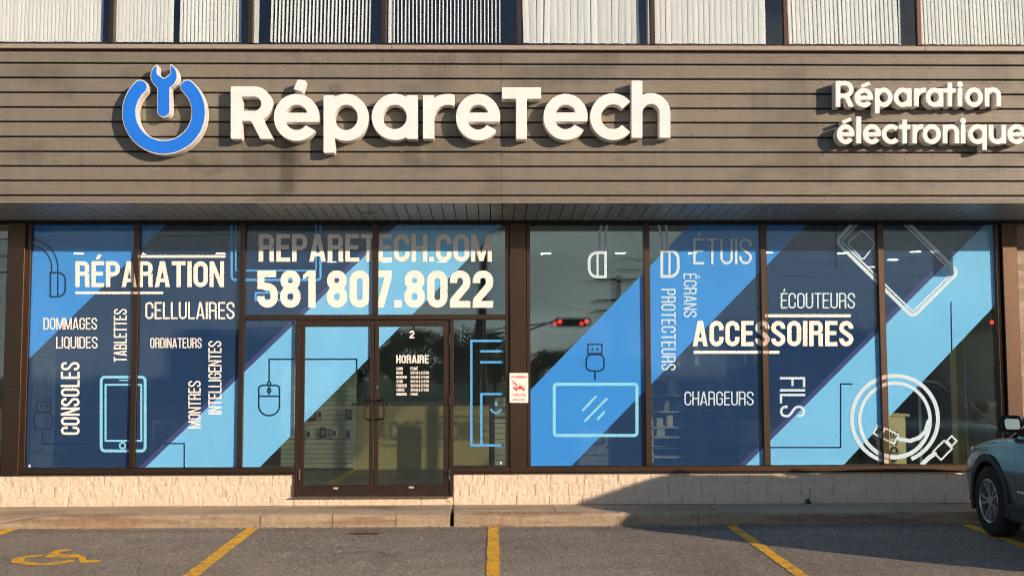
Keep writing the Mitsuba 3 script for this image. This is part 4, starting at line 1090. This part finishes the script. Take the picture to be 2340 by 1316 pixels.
sw = thing('slatwall_panel', 'pale slatwall display with hanging packets, seen through the left door', 'display wall')
xs0, xs1 = XI(642, IB), XI(808, IB)
zz_ = zf + 0.02
while zz_ < 2.35:
    add('slat', bx(xs0, xs1, IB, IB + 0.02, zz_ + 0.004, zz_ + 0.070, 0.004), 'm_slatwall', sw)
    zz_ += 0.074
add('backing', bx(xs0, xs1, IB + 0.012, IB + 0.04, zf, 2.4), 'm_inner_dark', sw)
add('edge_strip', bx(xs1, xs1 + 0.03, IB - 0.01, IB + 0.05, zf, 2.4, 0.003), 'm_slatwall', sw)
pk = [(705, 990, 'white hanging packet with a cable, lower row at left'), (738, 987, 'dark hanging packet, second in the lower row'), (764, 988, 'pale bottle-shaped packet, third in the lower row'), (796, 990, 'white packet with a dark window, lower row at right'), (731, 945, 'white packet beside a dark one, upper row'), (714, 948, 'dark packet, upper row at left'), (797, 945, 'dark packet, upper row at right')]
for k, (px, py, lab) in enumerate(pk):
    x, z = U(px, py, IB - 0.08)
    pt = thing('accessory_packet', lab, 'packet')
    mt = 'm_black' if 'dark' in lab.split(',')[0] and 'white' not in lab else 'm_white_goods'
    add('card', bx(x - 0.045, x + 0.045, IB - 0.085, IB - 0.065, z - 0.09, z + 0.07, 0.006), mt, pt)
    add('blister', bx(x - 0.022, x + 0.022, IB - 0.10, IB - 0.085, z - 0.05, z + 0.03, 0.01), 'm_black' if mt != 'm_black' else 'm_grey', pt)
    add('hook', tube([(x, IB, z + 0.08), (x, IB - 0.12, z + 0.08), (x, IB - 0.13, z + 0.095)], 0.004, 6), 'm_steel', pt)
ct = thing('counter', 'tan service counter with dark top behind the right door', 'counter')
xc0, xc1 = XI(808, IB) + 0.04, XI(1117, IB)
zct = ZI(925, IB)
add('front_panel', bx(xc0, xc1, IB, IB + 0.05, zf, zct, 0.004), 'm_counter', ct)
add('side_panel', bx(xc1 - 0.04, xc1, IB + 0.05, IB + 0.75, zf, zct, 0.004), 'm_counter', ct)
add('countertop', bx(xc0 - 0.06, xc1 + 0.04, IB - 0.06, IB + 0.8, zct, zct + 0.035, 0.006), 'm_black', ct)
t = thing('display_screen', 'black monitor standing on the counter', 'monitor')
x, z = U(822, 880, IB + 0.3)
add('screen', bx(x - 0.12, x + 0.12, IB + 0.28, IB + 0.31, zct + 0.12, zct + 0.55, 0.006), 'm_black', t)
add('stand', cat(bx(x - 0.02, x + 0.02, IB + 0.31, IB + 0.33, zct + 0.04, zct + 0.3), bx(x - 0.09, x + 0.09, IB + 0.25, IB + 0.4, zct + 0.036, zct + 0.05)), 'm_black', t)
sw2 = thing('slatwall_panel', 'narrow pale slatwall end beside the middle pier', 'display wall')
zz_ = zf + 0.02
while zz_ < 1.35:
    add('slat', bx(XI(1130, 2.6), XI(1185, 2.6), 2.6, 2.62, zz_ + 0.004, zz_ + 0.070, 0.004), 'm_slatwall', sw2); zz_ += 0.074
add('backing', bx(XI(1130, 2.6), XI(1185, 2.6), 2.612, 2.64, zf, 1.36), 'm_inner_dark', sw2)

su = thing('shelf_unit', 'tall shelf unit of small goods seen dimly through navy film', 'shelf')
sx0, sx1 = XI(1490, 3.2), XI(1735, 3.2)
for x in (sx0, (sx0 + sx1) / 2 - 0.06, sx1):
    add('upright', bx(x - 0.02, x + 0.02, 3.2, 3.55, zf, 2.2, 0.003), 'm_shelf', su)
levels = [ZI(p, 3.2) for p in (837, 868, 905, 942, 978, 1000, 1024, 1046)]
for z in levels:
    add('board', bx(sx0, sx1, 3.18, 3.55, z - 0.012, z + 0.012, 0.003), 'm_shelf', su)
add('back_panel', bx(sx0, sx1, 3.56, 3.58, zf, 2.2), 'm_inner_dark', su)
ORD = ['first', 'second', 'third', 'fourth', 'fifth', 'sixth', 'seventh', 'eighth']
TONE = {'m_white_goods': 'white', 'm_grey': 'grey', 'm_slatwall': 'cream', 'm_shelf': 'silvery'}
for li, z in enumerate(levels[:6]):
    x, nb = sx0 + 0.08, 0
    while x < sx1 - 0.15:
        w_, h_ = rng.uniform(0.06, 0.16), rng.uniform(0.08, 0.19)
        if rng.random() < 0.55 and abs(x + w_ / 2 - ((sx0 + sx1) / 2 - 0.06)) > 0.12:
            tone = rng.choice(sorted(TONE))
            k = thing('product_box', f'{TONE[tone]} goods box, {ORD[nb]} from the left on the {ORD[li]} shelf behind navy film', 'box', 'goods boxes on the shelf unit'); nb += 1
            add('carton', bx(x, x + w_, 3.22, 3.34, z + 0.013, z + 0.013 + h_, 0.004), tone, k)
            add('lid', bx(x - 0.002, x + w_ + 0.002, 3.218, 3.342, z + 0.014 + h_, z + 0.024 + h_, 0.002), 'm_grey', k)
        x += w_ + rng.uniform(0.03, 0.15)

def plinth(px0, px1, ptop, Y, m, label, text=None, top=True):
    k = thing('display_plinth', label, 'display stand')
    x0, x1, z1 = XI(px0, Y), XI(px1, Y), ZI(ptop, Y)
    add('body', bx(x0, x1, Y, Y + 0.35, zf, z1, 0.004), m, k)
    if top: add('top_board', bx(x0 - 0.03, x1 + 0.05, Y - 0.02, Y + 0.38, z1 + 0.001, z1 + 0.03, 0.004), m, k)
    for a, b, y0, y1, tx in text or ():
        add('lettering', cat(*[sheet(to_plane(g, Y - 0.001), Y - 0.001) for g in fit_word(tx, a, b, y0, y1, 0.2, 1, 0.55, 0.12)]), 'm_black', k)
plinth(2024, 2070, 954, 0.5, 'm_tan', 'tan display stand with vertical black lettering behind the coiled cable graphic', [(2034, 2051, 985, 1075, 'SOCLE')])
plinth(1322, 1398, 983, 0.35, 'm_sign_white', 'white display stand low behind the tablet graphic', None, False)
plinth(346, 424, 958, 0.5, 'm_grey', 'grey display stand with vertical lettering behind the left film', [(352, 364, 968, 1075, 'ACCESSOIRES'), (376, 388, 964, 1070, 'ORDINATEUR')], False)
plinth(1704, 1768, 965, 0.5, 'm_grey', 'grey display stand with vertical lettering behind the CHARGEURS window', [(1712, 1730, 1010, 1085, 'SONG'), (1742, 1752, 985, 1050, 'VENTE')], False)
for px, m, r in ((2211, 'm_white_goods', 0.012), (2104, 'm_slatwall', 0.02)):
    x = XI(px, 1.0)
    add('interior_post', tube([(x, 1.0, zf), (x, 1.0, zc)], r, 8), m, bld)
add('interior_column', bx(XI(2190, 1.3), XI(2208, 1.3), 1.3, 1.5, zf, zc, 0.004), 'm_counter', bld)

# ------------------------------------------------------------------ the parked car
car = thing('parked_car', 'dark teal crossover car parked nose to the curb at the right edge', 'car')
CX, CY = 6.05, -1.87
def cm(m):
    m = m.copy(); m.apply_translation((CX, CY, 0)); return m
ys = [0.90, 0.87, 0.80, 0.68, 0.50, 0.25, 0.0, -0.3, -0.6, -1.2, -1.8, -2.3, -2.66, -2.88, -2.99, -3.03]  # unseen rear end is shortened to shape the shadow the car casts
zt = [0.66, 0.74, 0.83, 0.90, 0.955, 0.995, 1.02, 1.045, 1.07, 1.08, 1.09, 1.10, 1.10, 1.08, 1.0, 0.85]
zb = [0.34, 0.27, 0.23, 0.21, 0.21, 0.22, 0.22, 0.22, 0.22, 0.22, 0.22, 0.23, 0.26, 0.30, 0.36, 0.42]
hw = [0.55, 0.66, 0.765, 0.845, 0.885, 0.905, 0.915, 0.915, 0.91, 0.91, 0.91, 0.905, 0.89, 0.85, 0.80, 0.70]
def section(y, t_, b_, w):
    q_ = []
    h_ = t_ - b_
    for fx, fz in ((0.0, 0.0), (0.80, 0.0), (0.93, 0.05), (0.975, 0.16), (0.985, 0.34), (1.0, 0.56), (0.992, 0.70), (0.972, 0.80), (0.945, 0.885), (0.89, 0.945), (0.78, 0.985), (0.45, 1.02), (0.0, 1.03)):
        q_.append((w * fx, y, b_ + h_ * fz))
    return [(-x, y_, z) for x, y_, z in q_[::-1][:-1]] + q_[0:1] + q_[1:][:-1] + [] if False else q_ + [(-x, y_, z) for x, y_, z in q_[-2:0:-1]]
secs = [section(*a) for a in zip(ys, zt, zb, hw)]
n = len(secs[0])
v = [p for s_ in secs for p in s_]
f = []
for i in range(len(secs) - 1):
    for k in range(n):
        a, b = i * n + k, i * n + (k + 1) % n
        f += [(a, b, b + n), (a, b + n, a + n)]
for e, flip in ((0, False), (len(secs) - 1, True)):
    c_ = len(v); v.append(tuple(np.mean(secs[e], axis=0)))
    for k in range(n):
        a, b = e * n + k, e * n + (k + 1) % n
        f.append((b, a, c_) if not flip else (a, b, c_))
bm = trimesh.Trimesh(v, f, process=True); trimesh.repair.fix_normals(bm)
bm = bm.subdivide().subdivide()
def man(m): return manifold3d.Manifold(manifold3d.Mesh(np.asarray(m.vertices, np.float32), np.asarray(m.faces, np.uint32)))
def tri(mm):
    q_ = mm.to_mesh(); return trimesh.Trimesh(q_.vert_properties[:, :3], q_.tri_verts, process=False)
body = man(bm)
WB = 2.36
for sx in (-1, 1):
    for ay in (0.0, -WB):
        c_ = trimesh.creation.cylinder(radius=0.405, height=0.36, sections=48); c_.apply_transform(trimesh.transformations.rotation_matrix(math.pi / 2, [0, 1, 0])); c_.apply_translation((sx * 0.82, ay, 0.37))
        body = body - man(c_)
# shut lines
for y0 in (-0.62, -1.62):
    for sx in (-1, 1):
        body = body - man(bx(min(sx * 0.89, sx * 0.95), max(sx * 0.89, sx * 0.95), y0 - 0.003, y0 + 0.003, 0.42, 1.15))
for sx in (-1, 1):
    hb_ = hull([(sx * 0.80, 0.62, 0.84), (sx * 0.80, 0.62, 1.0), (sx * 0.806, 0.62, 0.84), (sx * 0.806, 0.62, 1.0), (sx * 0.80, -0.55, 0.9), (sx * 0.80, -0.55, 1.12), (sx * 0.806, -0.55, 0.9), (sx * 0.806, -0.55, 1.12)])
    body = body - man(hull([(sx * 0.795, 0.6, 0.925), (sx * 0.80, 0.6, 0.925), (sx * 0.795, 0.6, 1.05), (sx * 0.80, 0.6, 1.05), (sx * 0.80, -0.5, 1.03), (sx * 0.805, -0.5, 1.03), (sx * 0.80, -0.5, 1.2), (sx * 0.805, -0.5, 1.2)]))
add('body', cm(tri(body)), 'm_paint_car', car, smooth=32)
# greenhouse
lev = [(1.03, -0.28, -2.90, 0.85), (1.10, -0.42, -2.86, 0.835), (1.30, -0.86, -2.68, 0.765), (1.46, -1.18, -2.52, 0.70), (1.53, -1.32, -2.42, 0.665)]
def rloop(z, y0, y1, w, r=0.12):
    p = rrect(-w, y1, w, y0, r)
    c_ = list(p.exterior.coords)[:-1]
    return c_
base = rrect(-1, -1, 1, 1, 0.16)
nl = 48
tt = np.linspace(0, 1, nl, endpoint=False)
unit = np.array([base.exterior.interpolate(t_, normalized=True).coords[0] for t_ in tt])
def loft(levels, cap=True):
    v, f = [], []
    for z, y0, y1, w in levels:
        for x, y in unit: v.append((x * w, (y0 + y1) / 2 + y * (y0 - y1) / 2, z))
    for i in range(len(levels) - 1):
        for k in range(nl):
            a, b = i * nl + k, i * nl + (k + 1) % nl
            f += [(a, b, b + nl), (a, b + nl, a + nl)]
    for e in (0, len(levels) - 1):
        c_ = len(v); v.append((0, (levels[e][1] + levels[e][2]) / 2, levels[e][0] + (0.012 if e else 0)))
        for k in range(nl): f.append((e * nl + k, e * nl + (k + 1) % nl, c_))
    m = trimesh.Trimesh(v, f, process=True); trimesh.repair.fix_normals(m); return m
add('window_glass', cm(loft(lev)), 'm_car_glass', car, smooth=40)
add('roof', cm(loft([(1.525, -1.30, -2.46, 0.672), (1.56, -1.40, -2.42, 0.648), (1.585, -1.62, -2.32, 0.58), (1.595, -1.8, -2.2, 0.45)])), 'm_paint_car', car, smooth=40)
for sx in (-1, 1):
    for (p, q_) in (((0.835, -0.36, 1.07), (0.69, -1.26, 1.53)), ((0.85, -1.62, 1.07), (0.70, -1.75, 1.53)), ((0.85, -2.36, 1.07), (0.70, -2.25, 1.53)), ((0.83, -2.84, 1.07), (0.66, -2.42, 1.53))):
        add('pillar', cm(tube([(sx * p[0], p[1], p[2]), (sx * (p[0] + q_[0]) / 2 + sx * 0.012, (p[1] + q_[1]) / 2, (p[2] + q_[2]) / 2), (sx * q_[0], q_[1], q_[2])], 0.035, 8)), 'm_paint_car', car, smooth=40)
for sx in (-1, 1):
    for ay in (0.0, -WB):
        w = num(car + '__wheel')
        xo = sx * 0.915
        prof = [(0.225, -0.11), (0.235, -0.112), (0.30, -0.115), (0.335, -0.105), (0.355, -0.085), (0.362, -0.05), (0.3625, 0.05), (0.355, 0.085), (0.335, 0.105), (0.30, 0.115), (0.235, 0.112), (0.225, 0.11)]
        ty = trimesh.creation.revolve(np.array(prof), sections=56)
        RX = trimesh.transformations.rotation_matrix(math.pi / 2 * sx, [0, 1, 0])
        def wp(m, off=-0.115):
            m = m.copy(); m.apply_transform(RX); m.apply_translation((xo + sx * off, ay, 0.362)); return cm(m)
        add('tyre', wp(ty), 'm_tyre', w, smooth=35)
        rimp = [(0.205, -0.11), (0.228, -0.11), (0.228, 0.108), (0.218, 0.112), (0.208, 0.104), (0.203, 0.06), (0.205, -0.11)]
        rm = trimesh.creation.revolve(np.array(rimp), sections=56)
        add('rim', wp(rm), 'm_rim', w, smooth=35)
        add('brake_disc', wp(trimesh.creation.cylinder(radius=0.15, height=0.02, sections=32).apply_translation((0, 0, 0.02))), 'm_steel', w, smooth=35)
        add('rim_well', wp(trimesh.creation.cylinder(radius=0.204, height=0.01, sections=32).apply_translation((0, 0, 0.0))), 'm_black', w)
        for k in range(5):
            for side in (-1, 1):
                an = 2 * math.pi * k / 5 + math.pi / 2 + side * 0.13
                an2 = 2 * math.pi * k / 5 + math.pi / 2 + side * 0.22
                c0_, s0_ = math.cos(an), math.sin(an); c1_, s1_ = math.cos(an2), math.sin(an2)
                P = []
                for (cc, ss, r, wd, zt_, zb_) in ((c0_, s0_, 0.045, 0.014, 0.088, 0.05), (c1_, s1_, 0.206, 0.019, 0.100, 0.06)):
                    for d_ in (-1, 1):
                        P += [(cc * r - ss * wd * d_, ss * r + cc * wd * d_, zb_), (cc * r - ss * wd * 0.75 * d_, ss * r + cc * wd * 0.75 * d_, zt_)]
                add('spoke', wp(hull(P)), 'm_rim', w)
        add('hub_cap', wp(trimesh.creation.cylinder(radius=0.058, height=0.05, sections=24).apply_translation((0, 0, 0.068))), 'm_rim', w, smooth=30)
    # cladding round the arches and along the sill
    for ay in (0.0, -WB):
        ring = Point(0, 0.37).buffer(0.475, 32).difference(Point(0, 0.37).buffer(0.40, 32)).intersection(sbox(-1, 0.24, 1, 2))
        m = trimesh.creation.extrude_polygon(ring, 0.13, engine='earcut')
        vv = np.array(m.vertices); x0 = 0.80
        def side_w(y): return float(np.interp(y, ys[::-1], hw[::-1]))
        out = []
        for a, b, c_ in vv:
            out.append((sx * ((side_w(a + ay) + 0.008) if c_ > 0.05 else 0.72), a + ay, b))
        m2 = trimesh.Trimesh(out, m.faces, process=False); trimesh.repair.fix_normals(m2)
        add('arch_cladding', cm(m2), 'm_car_plastic', car, smooth=40)
    add('sill_cladding', cm(bx(min(sx * 0.80, sx * 0.922), max(sx * 0.80, sx * 0.922), -WB + 0.46, -0.46, 0.22, 0.40, 0.02)), 'm_car_plastic', car)
    add('door_strip', cm(bx(min(sx * 0.905, sx * 0.928), max(sx * 0.905, sx * 0.928), -1.55, -0.68, 0.50, 0.53, 0.008)), 'm_steel', car)
    # door mirror
    mk = num(car + '__door_mirror')
    cxm, cym, czm = sx * 1.035, -0.80, 1.185
    sh = np.array([(dx_, dy_, dz_) for dx_, dy_, dz_ in ((-0.10, -0.05, -0.055), (-0.10, -0.05, 0.05), (-0.085, -0.05, 0.08), (0.07, -0.05, 0.088), (0.105, -0.05, 0.06), (0.105, -0.05, -0.04), (0.08, -0.05, -0.078), (-0.08, -0.05, -0.078), (-0.07, 0.05, -0.045), (-0.07, 0.05, 0.05), (0.06, 0.06, 0.055), (0.07, 0.06, -0.04), (0.0, 0.085, 0.0))])
    sh[:, 0] *= sx
    add('shell', cm(hull(sh + [cxm, cym, czm])), 'm_car_plastic', mk, smooth=50)
    gl_ = np.array([(-0.085, -0.045), (-0.085, 0.042), (-0.07, 0.066), (0.064, 0.073), (0.09, 0.05), (0.09, -0.035), (0.068, -0.063), (-0.068, -0.063)])
    P = [(cxm + sx * a, cym - 0.086 + 0.13 * b + 0.20 * a, czm + b) for a, b in gl_ * 0.76]
    g_ = trimesh.Trimesh(P, [(0, k, k + 1) for k in range(1, 7)], process=False)
    add('glass', cm(g_), 'm_mirror', mk)
    add('arm', cm(hull([(sx * 0.90, -0.74, 1.06), (sx * 0.90, -0.84, 1.06), (sx * 0.90, -0.74, 1.11), (sx * 0.90, -0.84, 1.11), (sx * 0.97, -0.77, 1.12), (sx * 0.97, -0.83, 1.12), (sx * 0.97, -0.77, 1.16), (sx * 0.97, -0.83, 1.16)])), 'm_car_plastic', mk)
    # headlamp wrapped round the corner
    P = [(sx * a, b, c_) for a, b, c_ in ((0.60, 0.86, 0.70), (0.60, 0.85, 0.80), (0.74, 0.80, 0.71), (0.76, 0.76, 0.855), (0.845, 0.62, 0.76), (0.855, 0.52, 0.875), (0.875, 0.40, 0.90), (0.80, 0.45, 0.80), (0.60, 0.7, 0.72))]
    add('headlight', cm(hull(P)), 'm_lens', car, smooth=30)
add('grille', cm(bx(-0.5, 0.5, 0.875, 0.90, 0.50, 0.66, 0.01)), 'm_car_plastic', car)
add('bumper_lip', cm(bx(-0.62, 0.62, 0.80, 0.895, 0.22, 0.36, 0.03)), 'm_car_plastic', car)

# ------------------------------------------------------------------ across the street (seen in the glass)
labels['street'] = {'label': 'asphalt street beyond the parking lot', 'kind': 'structure'}
add('street', bx(-200, 200, -58, -44, -0.1, 0.006), 'm_walk')
labels['lawn'] = {'label': 'grass verge across the street', 'kind': 'structure'}
add('lawn', bx(-250, 250, -400, -64, -0.1, 0.02), 'm_weed')
def mir(px, py, Ym):
    """A place in front of the shop whose mirror image in the glass stands at this pixel: (X, -Ym, Z)."""
    x, z = U(px, py, Ym)
    return x, -Ym, z
t = thing('utility_pole', 'dark wooden utility pole mirrored in the door glass', 'utility pole')
x, y, _ = mir(1104, 800, 34)
add('pole', tube([(x - 0.3, y, 0), (x, y, 5), (x + 0.25, y, 10.5)], [0.2, 0.17, 0.13], 12), 'm_pole', t, smooth=40)
for z in (9.9, 9.1):
    add('crossarm', bx(x - 0.9, x + 1.3, y - 0.06, y + 0.06, z, z + 0.12), 'm_pole', t)
add('transformer', cyl(x + 0.55, y, 8.2, 0.28, 0.9), 'm_grey', t, smooth=30)
t = thing('utility_pole', 'utility pole with crossarms mirrored above the traffic light', 'utility pole')
x2, y2, z2_ = mir(1412, 655, 52)
add('pole', tube([(x2, y2, 0), (x2, y2, z2_ + 0.6)], [0.2, 0.14], 12), 'm_pole', t, smooth=40)
for dz in (0.3, -0.9, -1.5):
    add('crossarm', bx(x2 - 1.4, x2 + 1.1, y2 - 0.06, y2 + 0.06, z2_ + dz, z2_ + dz + 0.13), 'm_pole', t)
def wire(pts, sag, label):
    P = []
    for a, b in zip(pts[:-1], pts[1:]):
        a, b = np.array(a, float), np.array(b, float)
        u = np.linspace(0, 1, 25)[:, None]
        P.append((a + (b - a) * u - np.array([0, 0, 1.0]) * sag * 4 * u * (1 - u))[:-1])
    P.append(np.array([pts[-1]], float))
    k = thing('overhead_wire', label, 'wire', 'overhead wires across the street')
    add('strand', tube(np.vstack(P), 0.034, 5, False), 'm_wire', k)
for (z0, dy, sg), lab in zip(((9.95, 0.0, 0.5), (9.3, 0.6, 0.7), (8.5, 1.5, 0.9), (7.2, 0.2, 0.5), (6.6, 0.2, 0.6)), ('highest', 'second highest', 'middle', 'second lowest', 'lowest')):
    wire([(-45, y - dy - 3, z0 + 0.4), (x, y - dy, z0), (x2, y2, z0 - 1.5), (60, y2 - 8, z0)], sg, f'{lab} of the five dark overhead wires mirrored in the glass')
def traffic_light(px, py, Ym, label, lit):
    t = thing('traffic_light', label, 'traffic light')
    sx_, sy_, sz_ = mir(px, py, Ym)
    px_ = sx_ - 5.2
    add('mast', tube([(px_, sy_, 0), (px_, sy_, 5.6)], [0.13, 0.1], 12), 'm_signal', t, smooth=40)
    add('arm', cat(tube([(px_, sy_, 4.3), (px_ + 1.6, sy_, sz_ - 0.3), (sx_ - 0.9, sy_, sz_), (sx_ + 1.0, sy_, sz_)], [0.07, 0.06, 0.05, 0.045], 8), tube([(px_, sy_, 3.7), (px_ + 1.6, sy_, sz_ - 0.85), (sx_ - 1.6, sy_, sz_ - 0.12)], 0.045, 8), *[tube([(px_ + k, sy_, sz_ - 0.25), (px_ + k + 0.15, sy_, sz_ - 0.85)], 0.03, 6) for k in (1.2, 2.2)]), 'm_signal', t, smooth=40)
    hd = slab(rrect(sx_ - 1.1, sz_ - 0.28, sx_ + 1.1, sz_ + 0.26, 0.2), sy_ - 0.12, sy_ + 0.12)
    add('housing', hd, 'm_signal', t)
    add('visor', cat(*[bx(sx_ + k - 0.17, sx_ + k + 0.17, sy_ + 0.12, sy_ + 0.34, sz_ + 0.16, sz_ + 0.18) for k in (-0.8, -0.27, 0.27, 0.8)]), 'm_signal', t)
    for k in lit:
        a = np.linspace(0, 2 * math.pi, 21)[:-1]
        v = np.c_[sx_ + k + 0.14 * np.cos(a), np.full(20, sy_ + 0.13), sz_ + 0.14 * np.sin(a)]
        m = trimesh.Trimesh(np.vstack([v, [(sx_ + k, sy_ + 0.13, sz_)]]), [((j + 1) % 20, j, 20) for j in range(20)], process=False)
        add('red_lamp', m, two(P_((0.3, 0.02, 0.02), 0.4)), t, emitter={'type': 'area', 'radiance': rgb((1.9, 0.08, 0.06))})
    for k in [q_ for q_ in (-0.8, -0.27, 0.27, 0.8) if q_ not in lit]:
        add('unlit_lamp', cyl(sx_ + k, sy_ + 0.125, sz_, 0.14, 0.02, 'y'), 'm_black', t)
traffic_light(1308, 737, 55, 'horizontal traffic light on a mast arm, lit red at both ends', (-0.8, 0.8))
traffic_light(2299, 741, 57, 'second traffic light, one red lamp showing at the rightmost window', (-0.8,))

def tree(x, y, h, r, seed, label):
    k = thing('street_tree', label, 'tree')
    rr_ = np.random.default_rng(seed)
    limbs = [tube([(x, y, 0), (x + 0.05 * h * rr_.uniform(-1, 1), y, h * 0.3), (x + 0.06 * h * rr_.uniform(-1, 1), y, h * 0.7)], [0.05 * h * 0.6, 0.04 * h * 0.6, 0.012 * h], 7)]
    cl = []
    for i in range(9):
        a = rr_.uniform(0, 2 * math.pi); z = h * rr_.uniform(0.35, 0.9); rad = r * rr_.uniform(0.3, 0.85) * (1 - 0.5 * abs(z / h - 0.6))
        e = np.array([x + rad * math.cos(a), y + rad * math.sin(a), z])
        limbs.append(tube([(x, y, h * 0.28), ((x + e[0]) / 2, (y + e[1]) / 2, z * 0.72), tuple(e)], [0.018 * h, 0.012 * h, 0.004 * h], 5))
        cl.append((e, r * rr_.uniform(0.3, 0.5)))
    cl.append((np.array([x, y, h * 0.85]), r * 0.4))
    add('trunk', cat(*limbs), 'm_bark', k)
    vs, fs = [], []
    for c_, cr in cl:
        m = 220
        p = rr_.normal(size=(m, 3)); p /= np.linalg.norm(p, axis=1, keepdims=True)
        p = c_ + p * (cr * rr_.uniform(0.45, 1.1, (m, 1))) * [1, 1, 0.8]
        for q_ in p:
            u1 = rr_.normal(size=3); u1 /= np.linalg.norm(u1); u2 = np.cross(u1, rr_.normal(size=3)); u2 /= np.linalg.norm(u2)
            s_ = rr_.uniform(0.10, 0.22)
            b = len(vs)
            vs += [q_ - u1 * s_, q_ + u2 * s_ * 0.55, q_ + u1 * s_, q_ - u2 * s_ * 0.55]
            fs += [(b, b + 1, b + 2), (b, b + 2, b + 3)]
    add('crown', trimesh.Trimesh(vs, fs, process=False), 'm_leaf', k)
for i, (px, h, r, Ym) in enumerate(((905, 4.6, 2.2, 70), (945, 5.4, 2.6, 74), (1035, 4.4, 1.9, 68), (1080, 5.6, 2.6, 76), (1140, 5.0, 2.2, 72), (820, 5.2, 2.6, 78), (700, 5.6, 2.8, 80), (1250, 3.6, 2.0, 72), (1330, 4.6, 2.4, 84), (1420, 3.4, 2.0, 76))):
    x, y, _ = mir(px, 860, Ym)
    tree(x, y, h, r, 40 + i, ['round leafy tree mirrored left of the opening hours', 'taller leafy tree mirrored behind the opening hours', 'small tree mirrored beside the console graphic', 'large dark tree mirrored in the right sidelight', 'leafy tree mirrored next to the middle pier', 'tree across the street mirrored in the left door', 'wide tree across the street left of the doors', 'low shrubby tree mirrored under the traffic light', 'tree mirrored behind the light blue band', 'low tree mirrored right of the traffic light'][i])
def house(px0, px1, ptop, Ym, label, m, brick=False):
    k = thing('house', label, 'house')
    (x0, y, _), (x1, _, z1) = mir(px0, 860, Ym), mir(px1, ptop, Ym)
    n = max(6, int(z1 / 0.28))
    for j in range(n):
        add('siding_board', bx(x0, x1, y - 0.03 + 0.004, y + 0.02, z1 * j / n + 0.01, z1 * (j + 1) / n - 0.006), m, k)
    add('wall', bx(x0 + 0.02, x1 - 0.02, y - 7, y - 0.02, 0, z1), m, k)
    add('roof', hull([(x0 - 0.4, y + 0.5, z1), (x1 + 0.4, y + 0.5, z1), (x0 - 0.4, y - 7.5, z1), (x1 + 0.4, y - 7.5, z1), (x0 - 0.4, y - 3.5, z1 + 2), (x1 + 0.4, y - 3.5, z1 + 2)]), 'm_roof', k)
    for fx in (0.2, 0.65):
        wv = add('window', bx(x0 + (x1 - x0) * fx, x0 + (x1 - x0) * fx + 1.1, y + 0.02, y + 0.06, 1.0, 2.3), 'm_white_goods', k)
        add('pane', bx(x0 + (x1 - x0) * fx + 0.07, x0 + (x1 - x0) * fx + 1.03, y + 0.055, y + 0.065, 1.07, 2.23), 'm_car_glass', wv)
house(2225, 2420, 760, 62, 'pale sided house mirrored in the right-hand window', 'm_siding')
house(2040, 2190, 800, 70, 'red brick bungalow mirrored beside the pale house', 'm_house_brick')
house(1700, 1980, 790, 74, 'low sided house mirrored behind the right-hand films', 'm_siding')
house(1010, 1120, 822, 110, 'far sided house mirrored under the wires', 'm_siding')
house(380, 620, 800, 90, 'sided house mirrored behind the left films', 'm_siding')
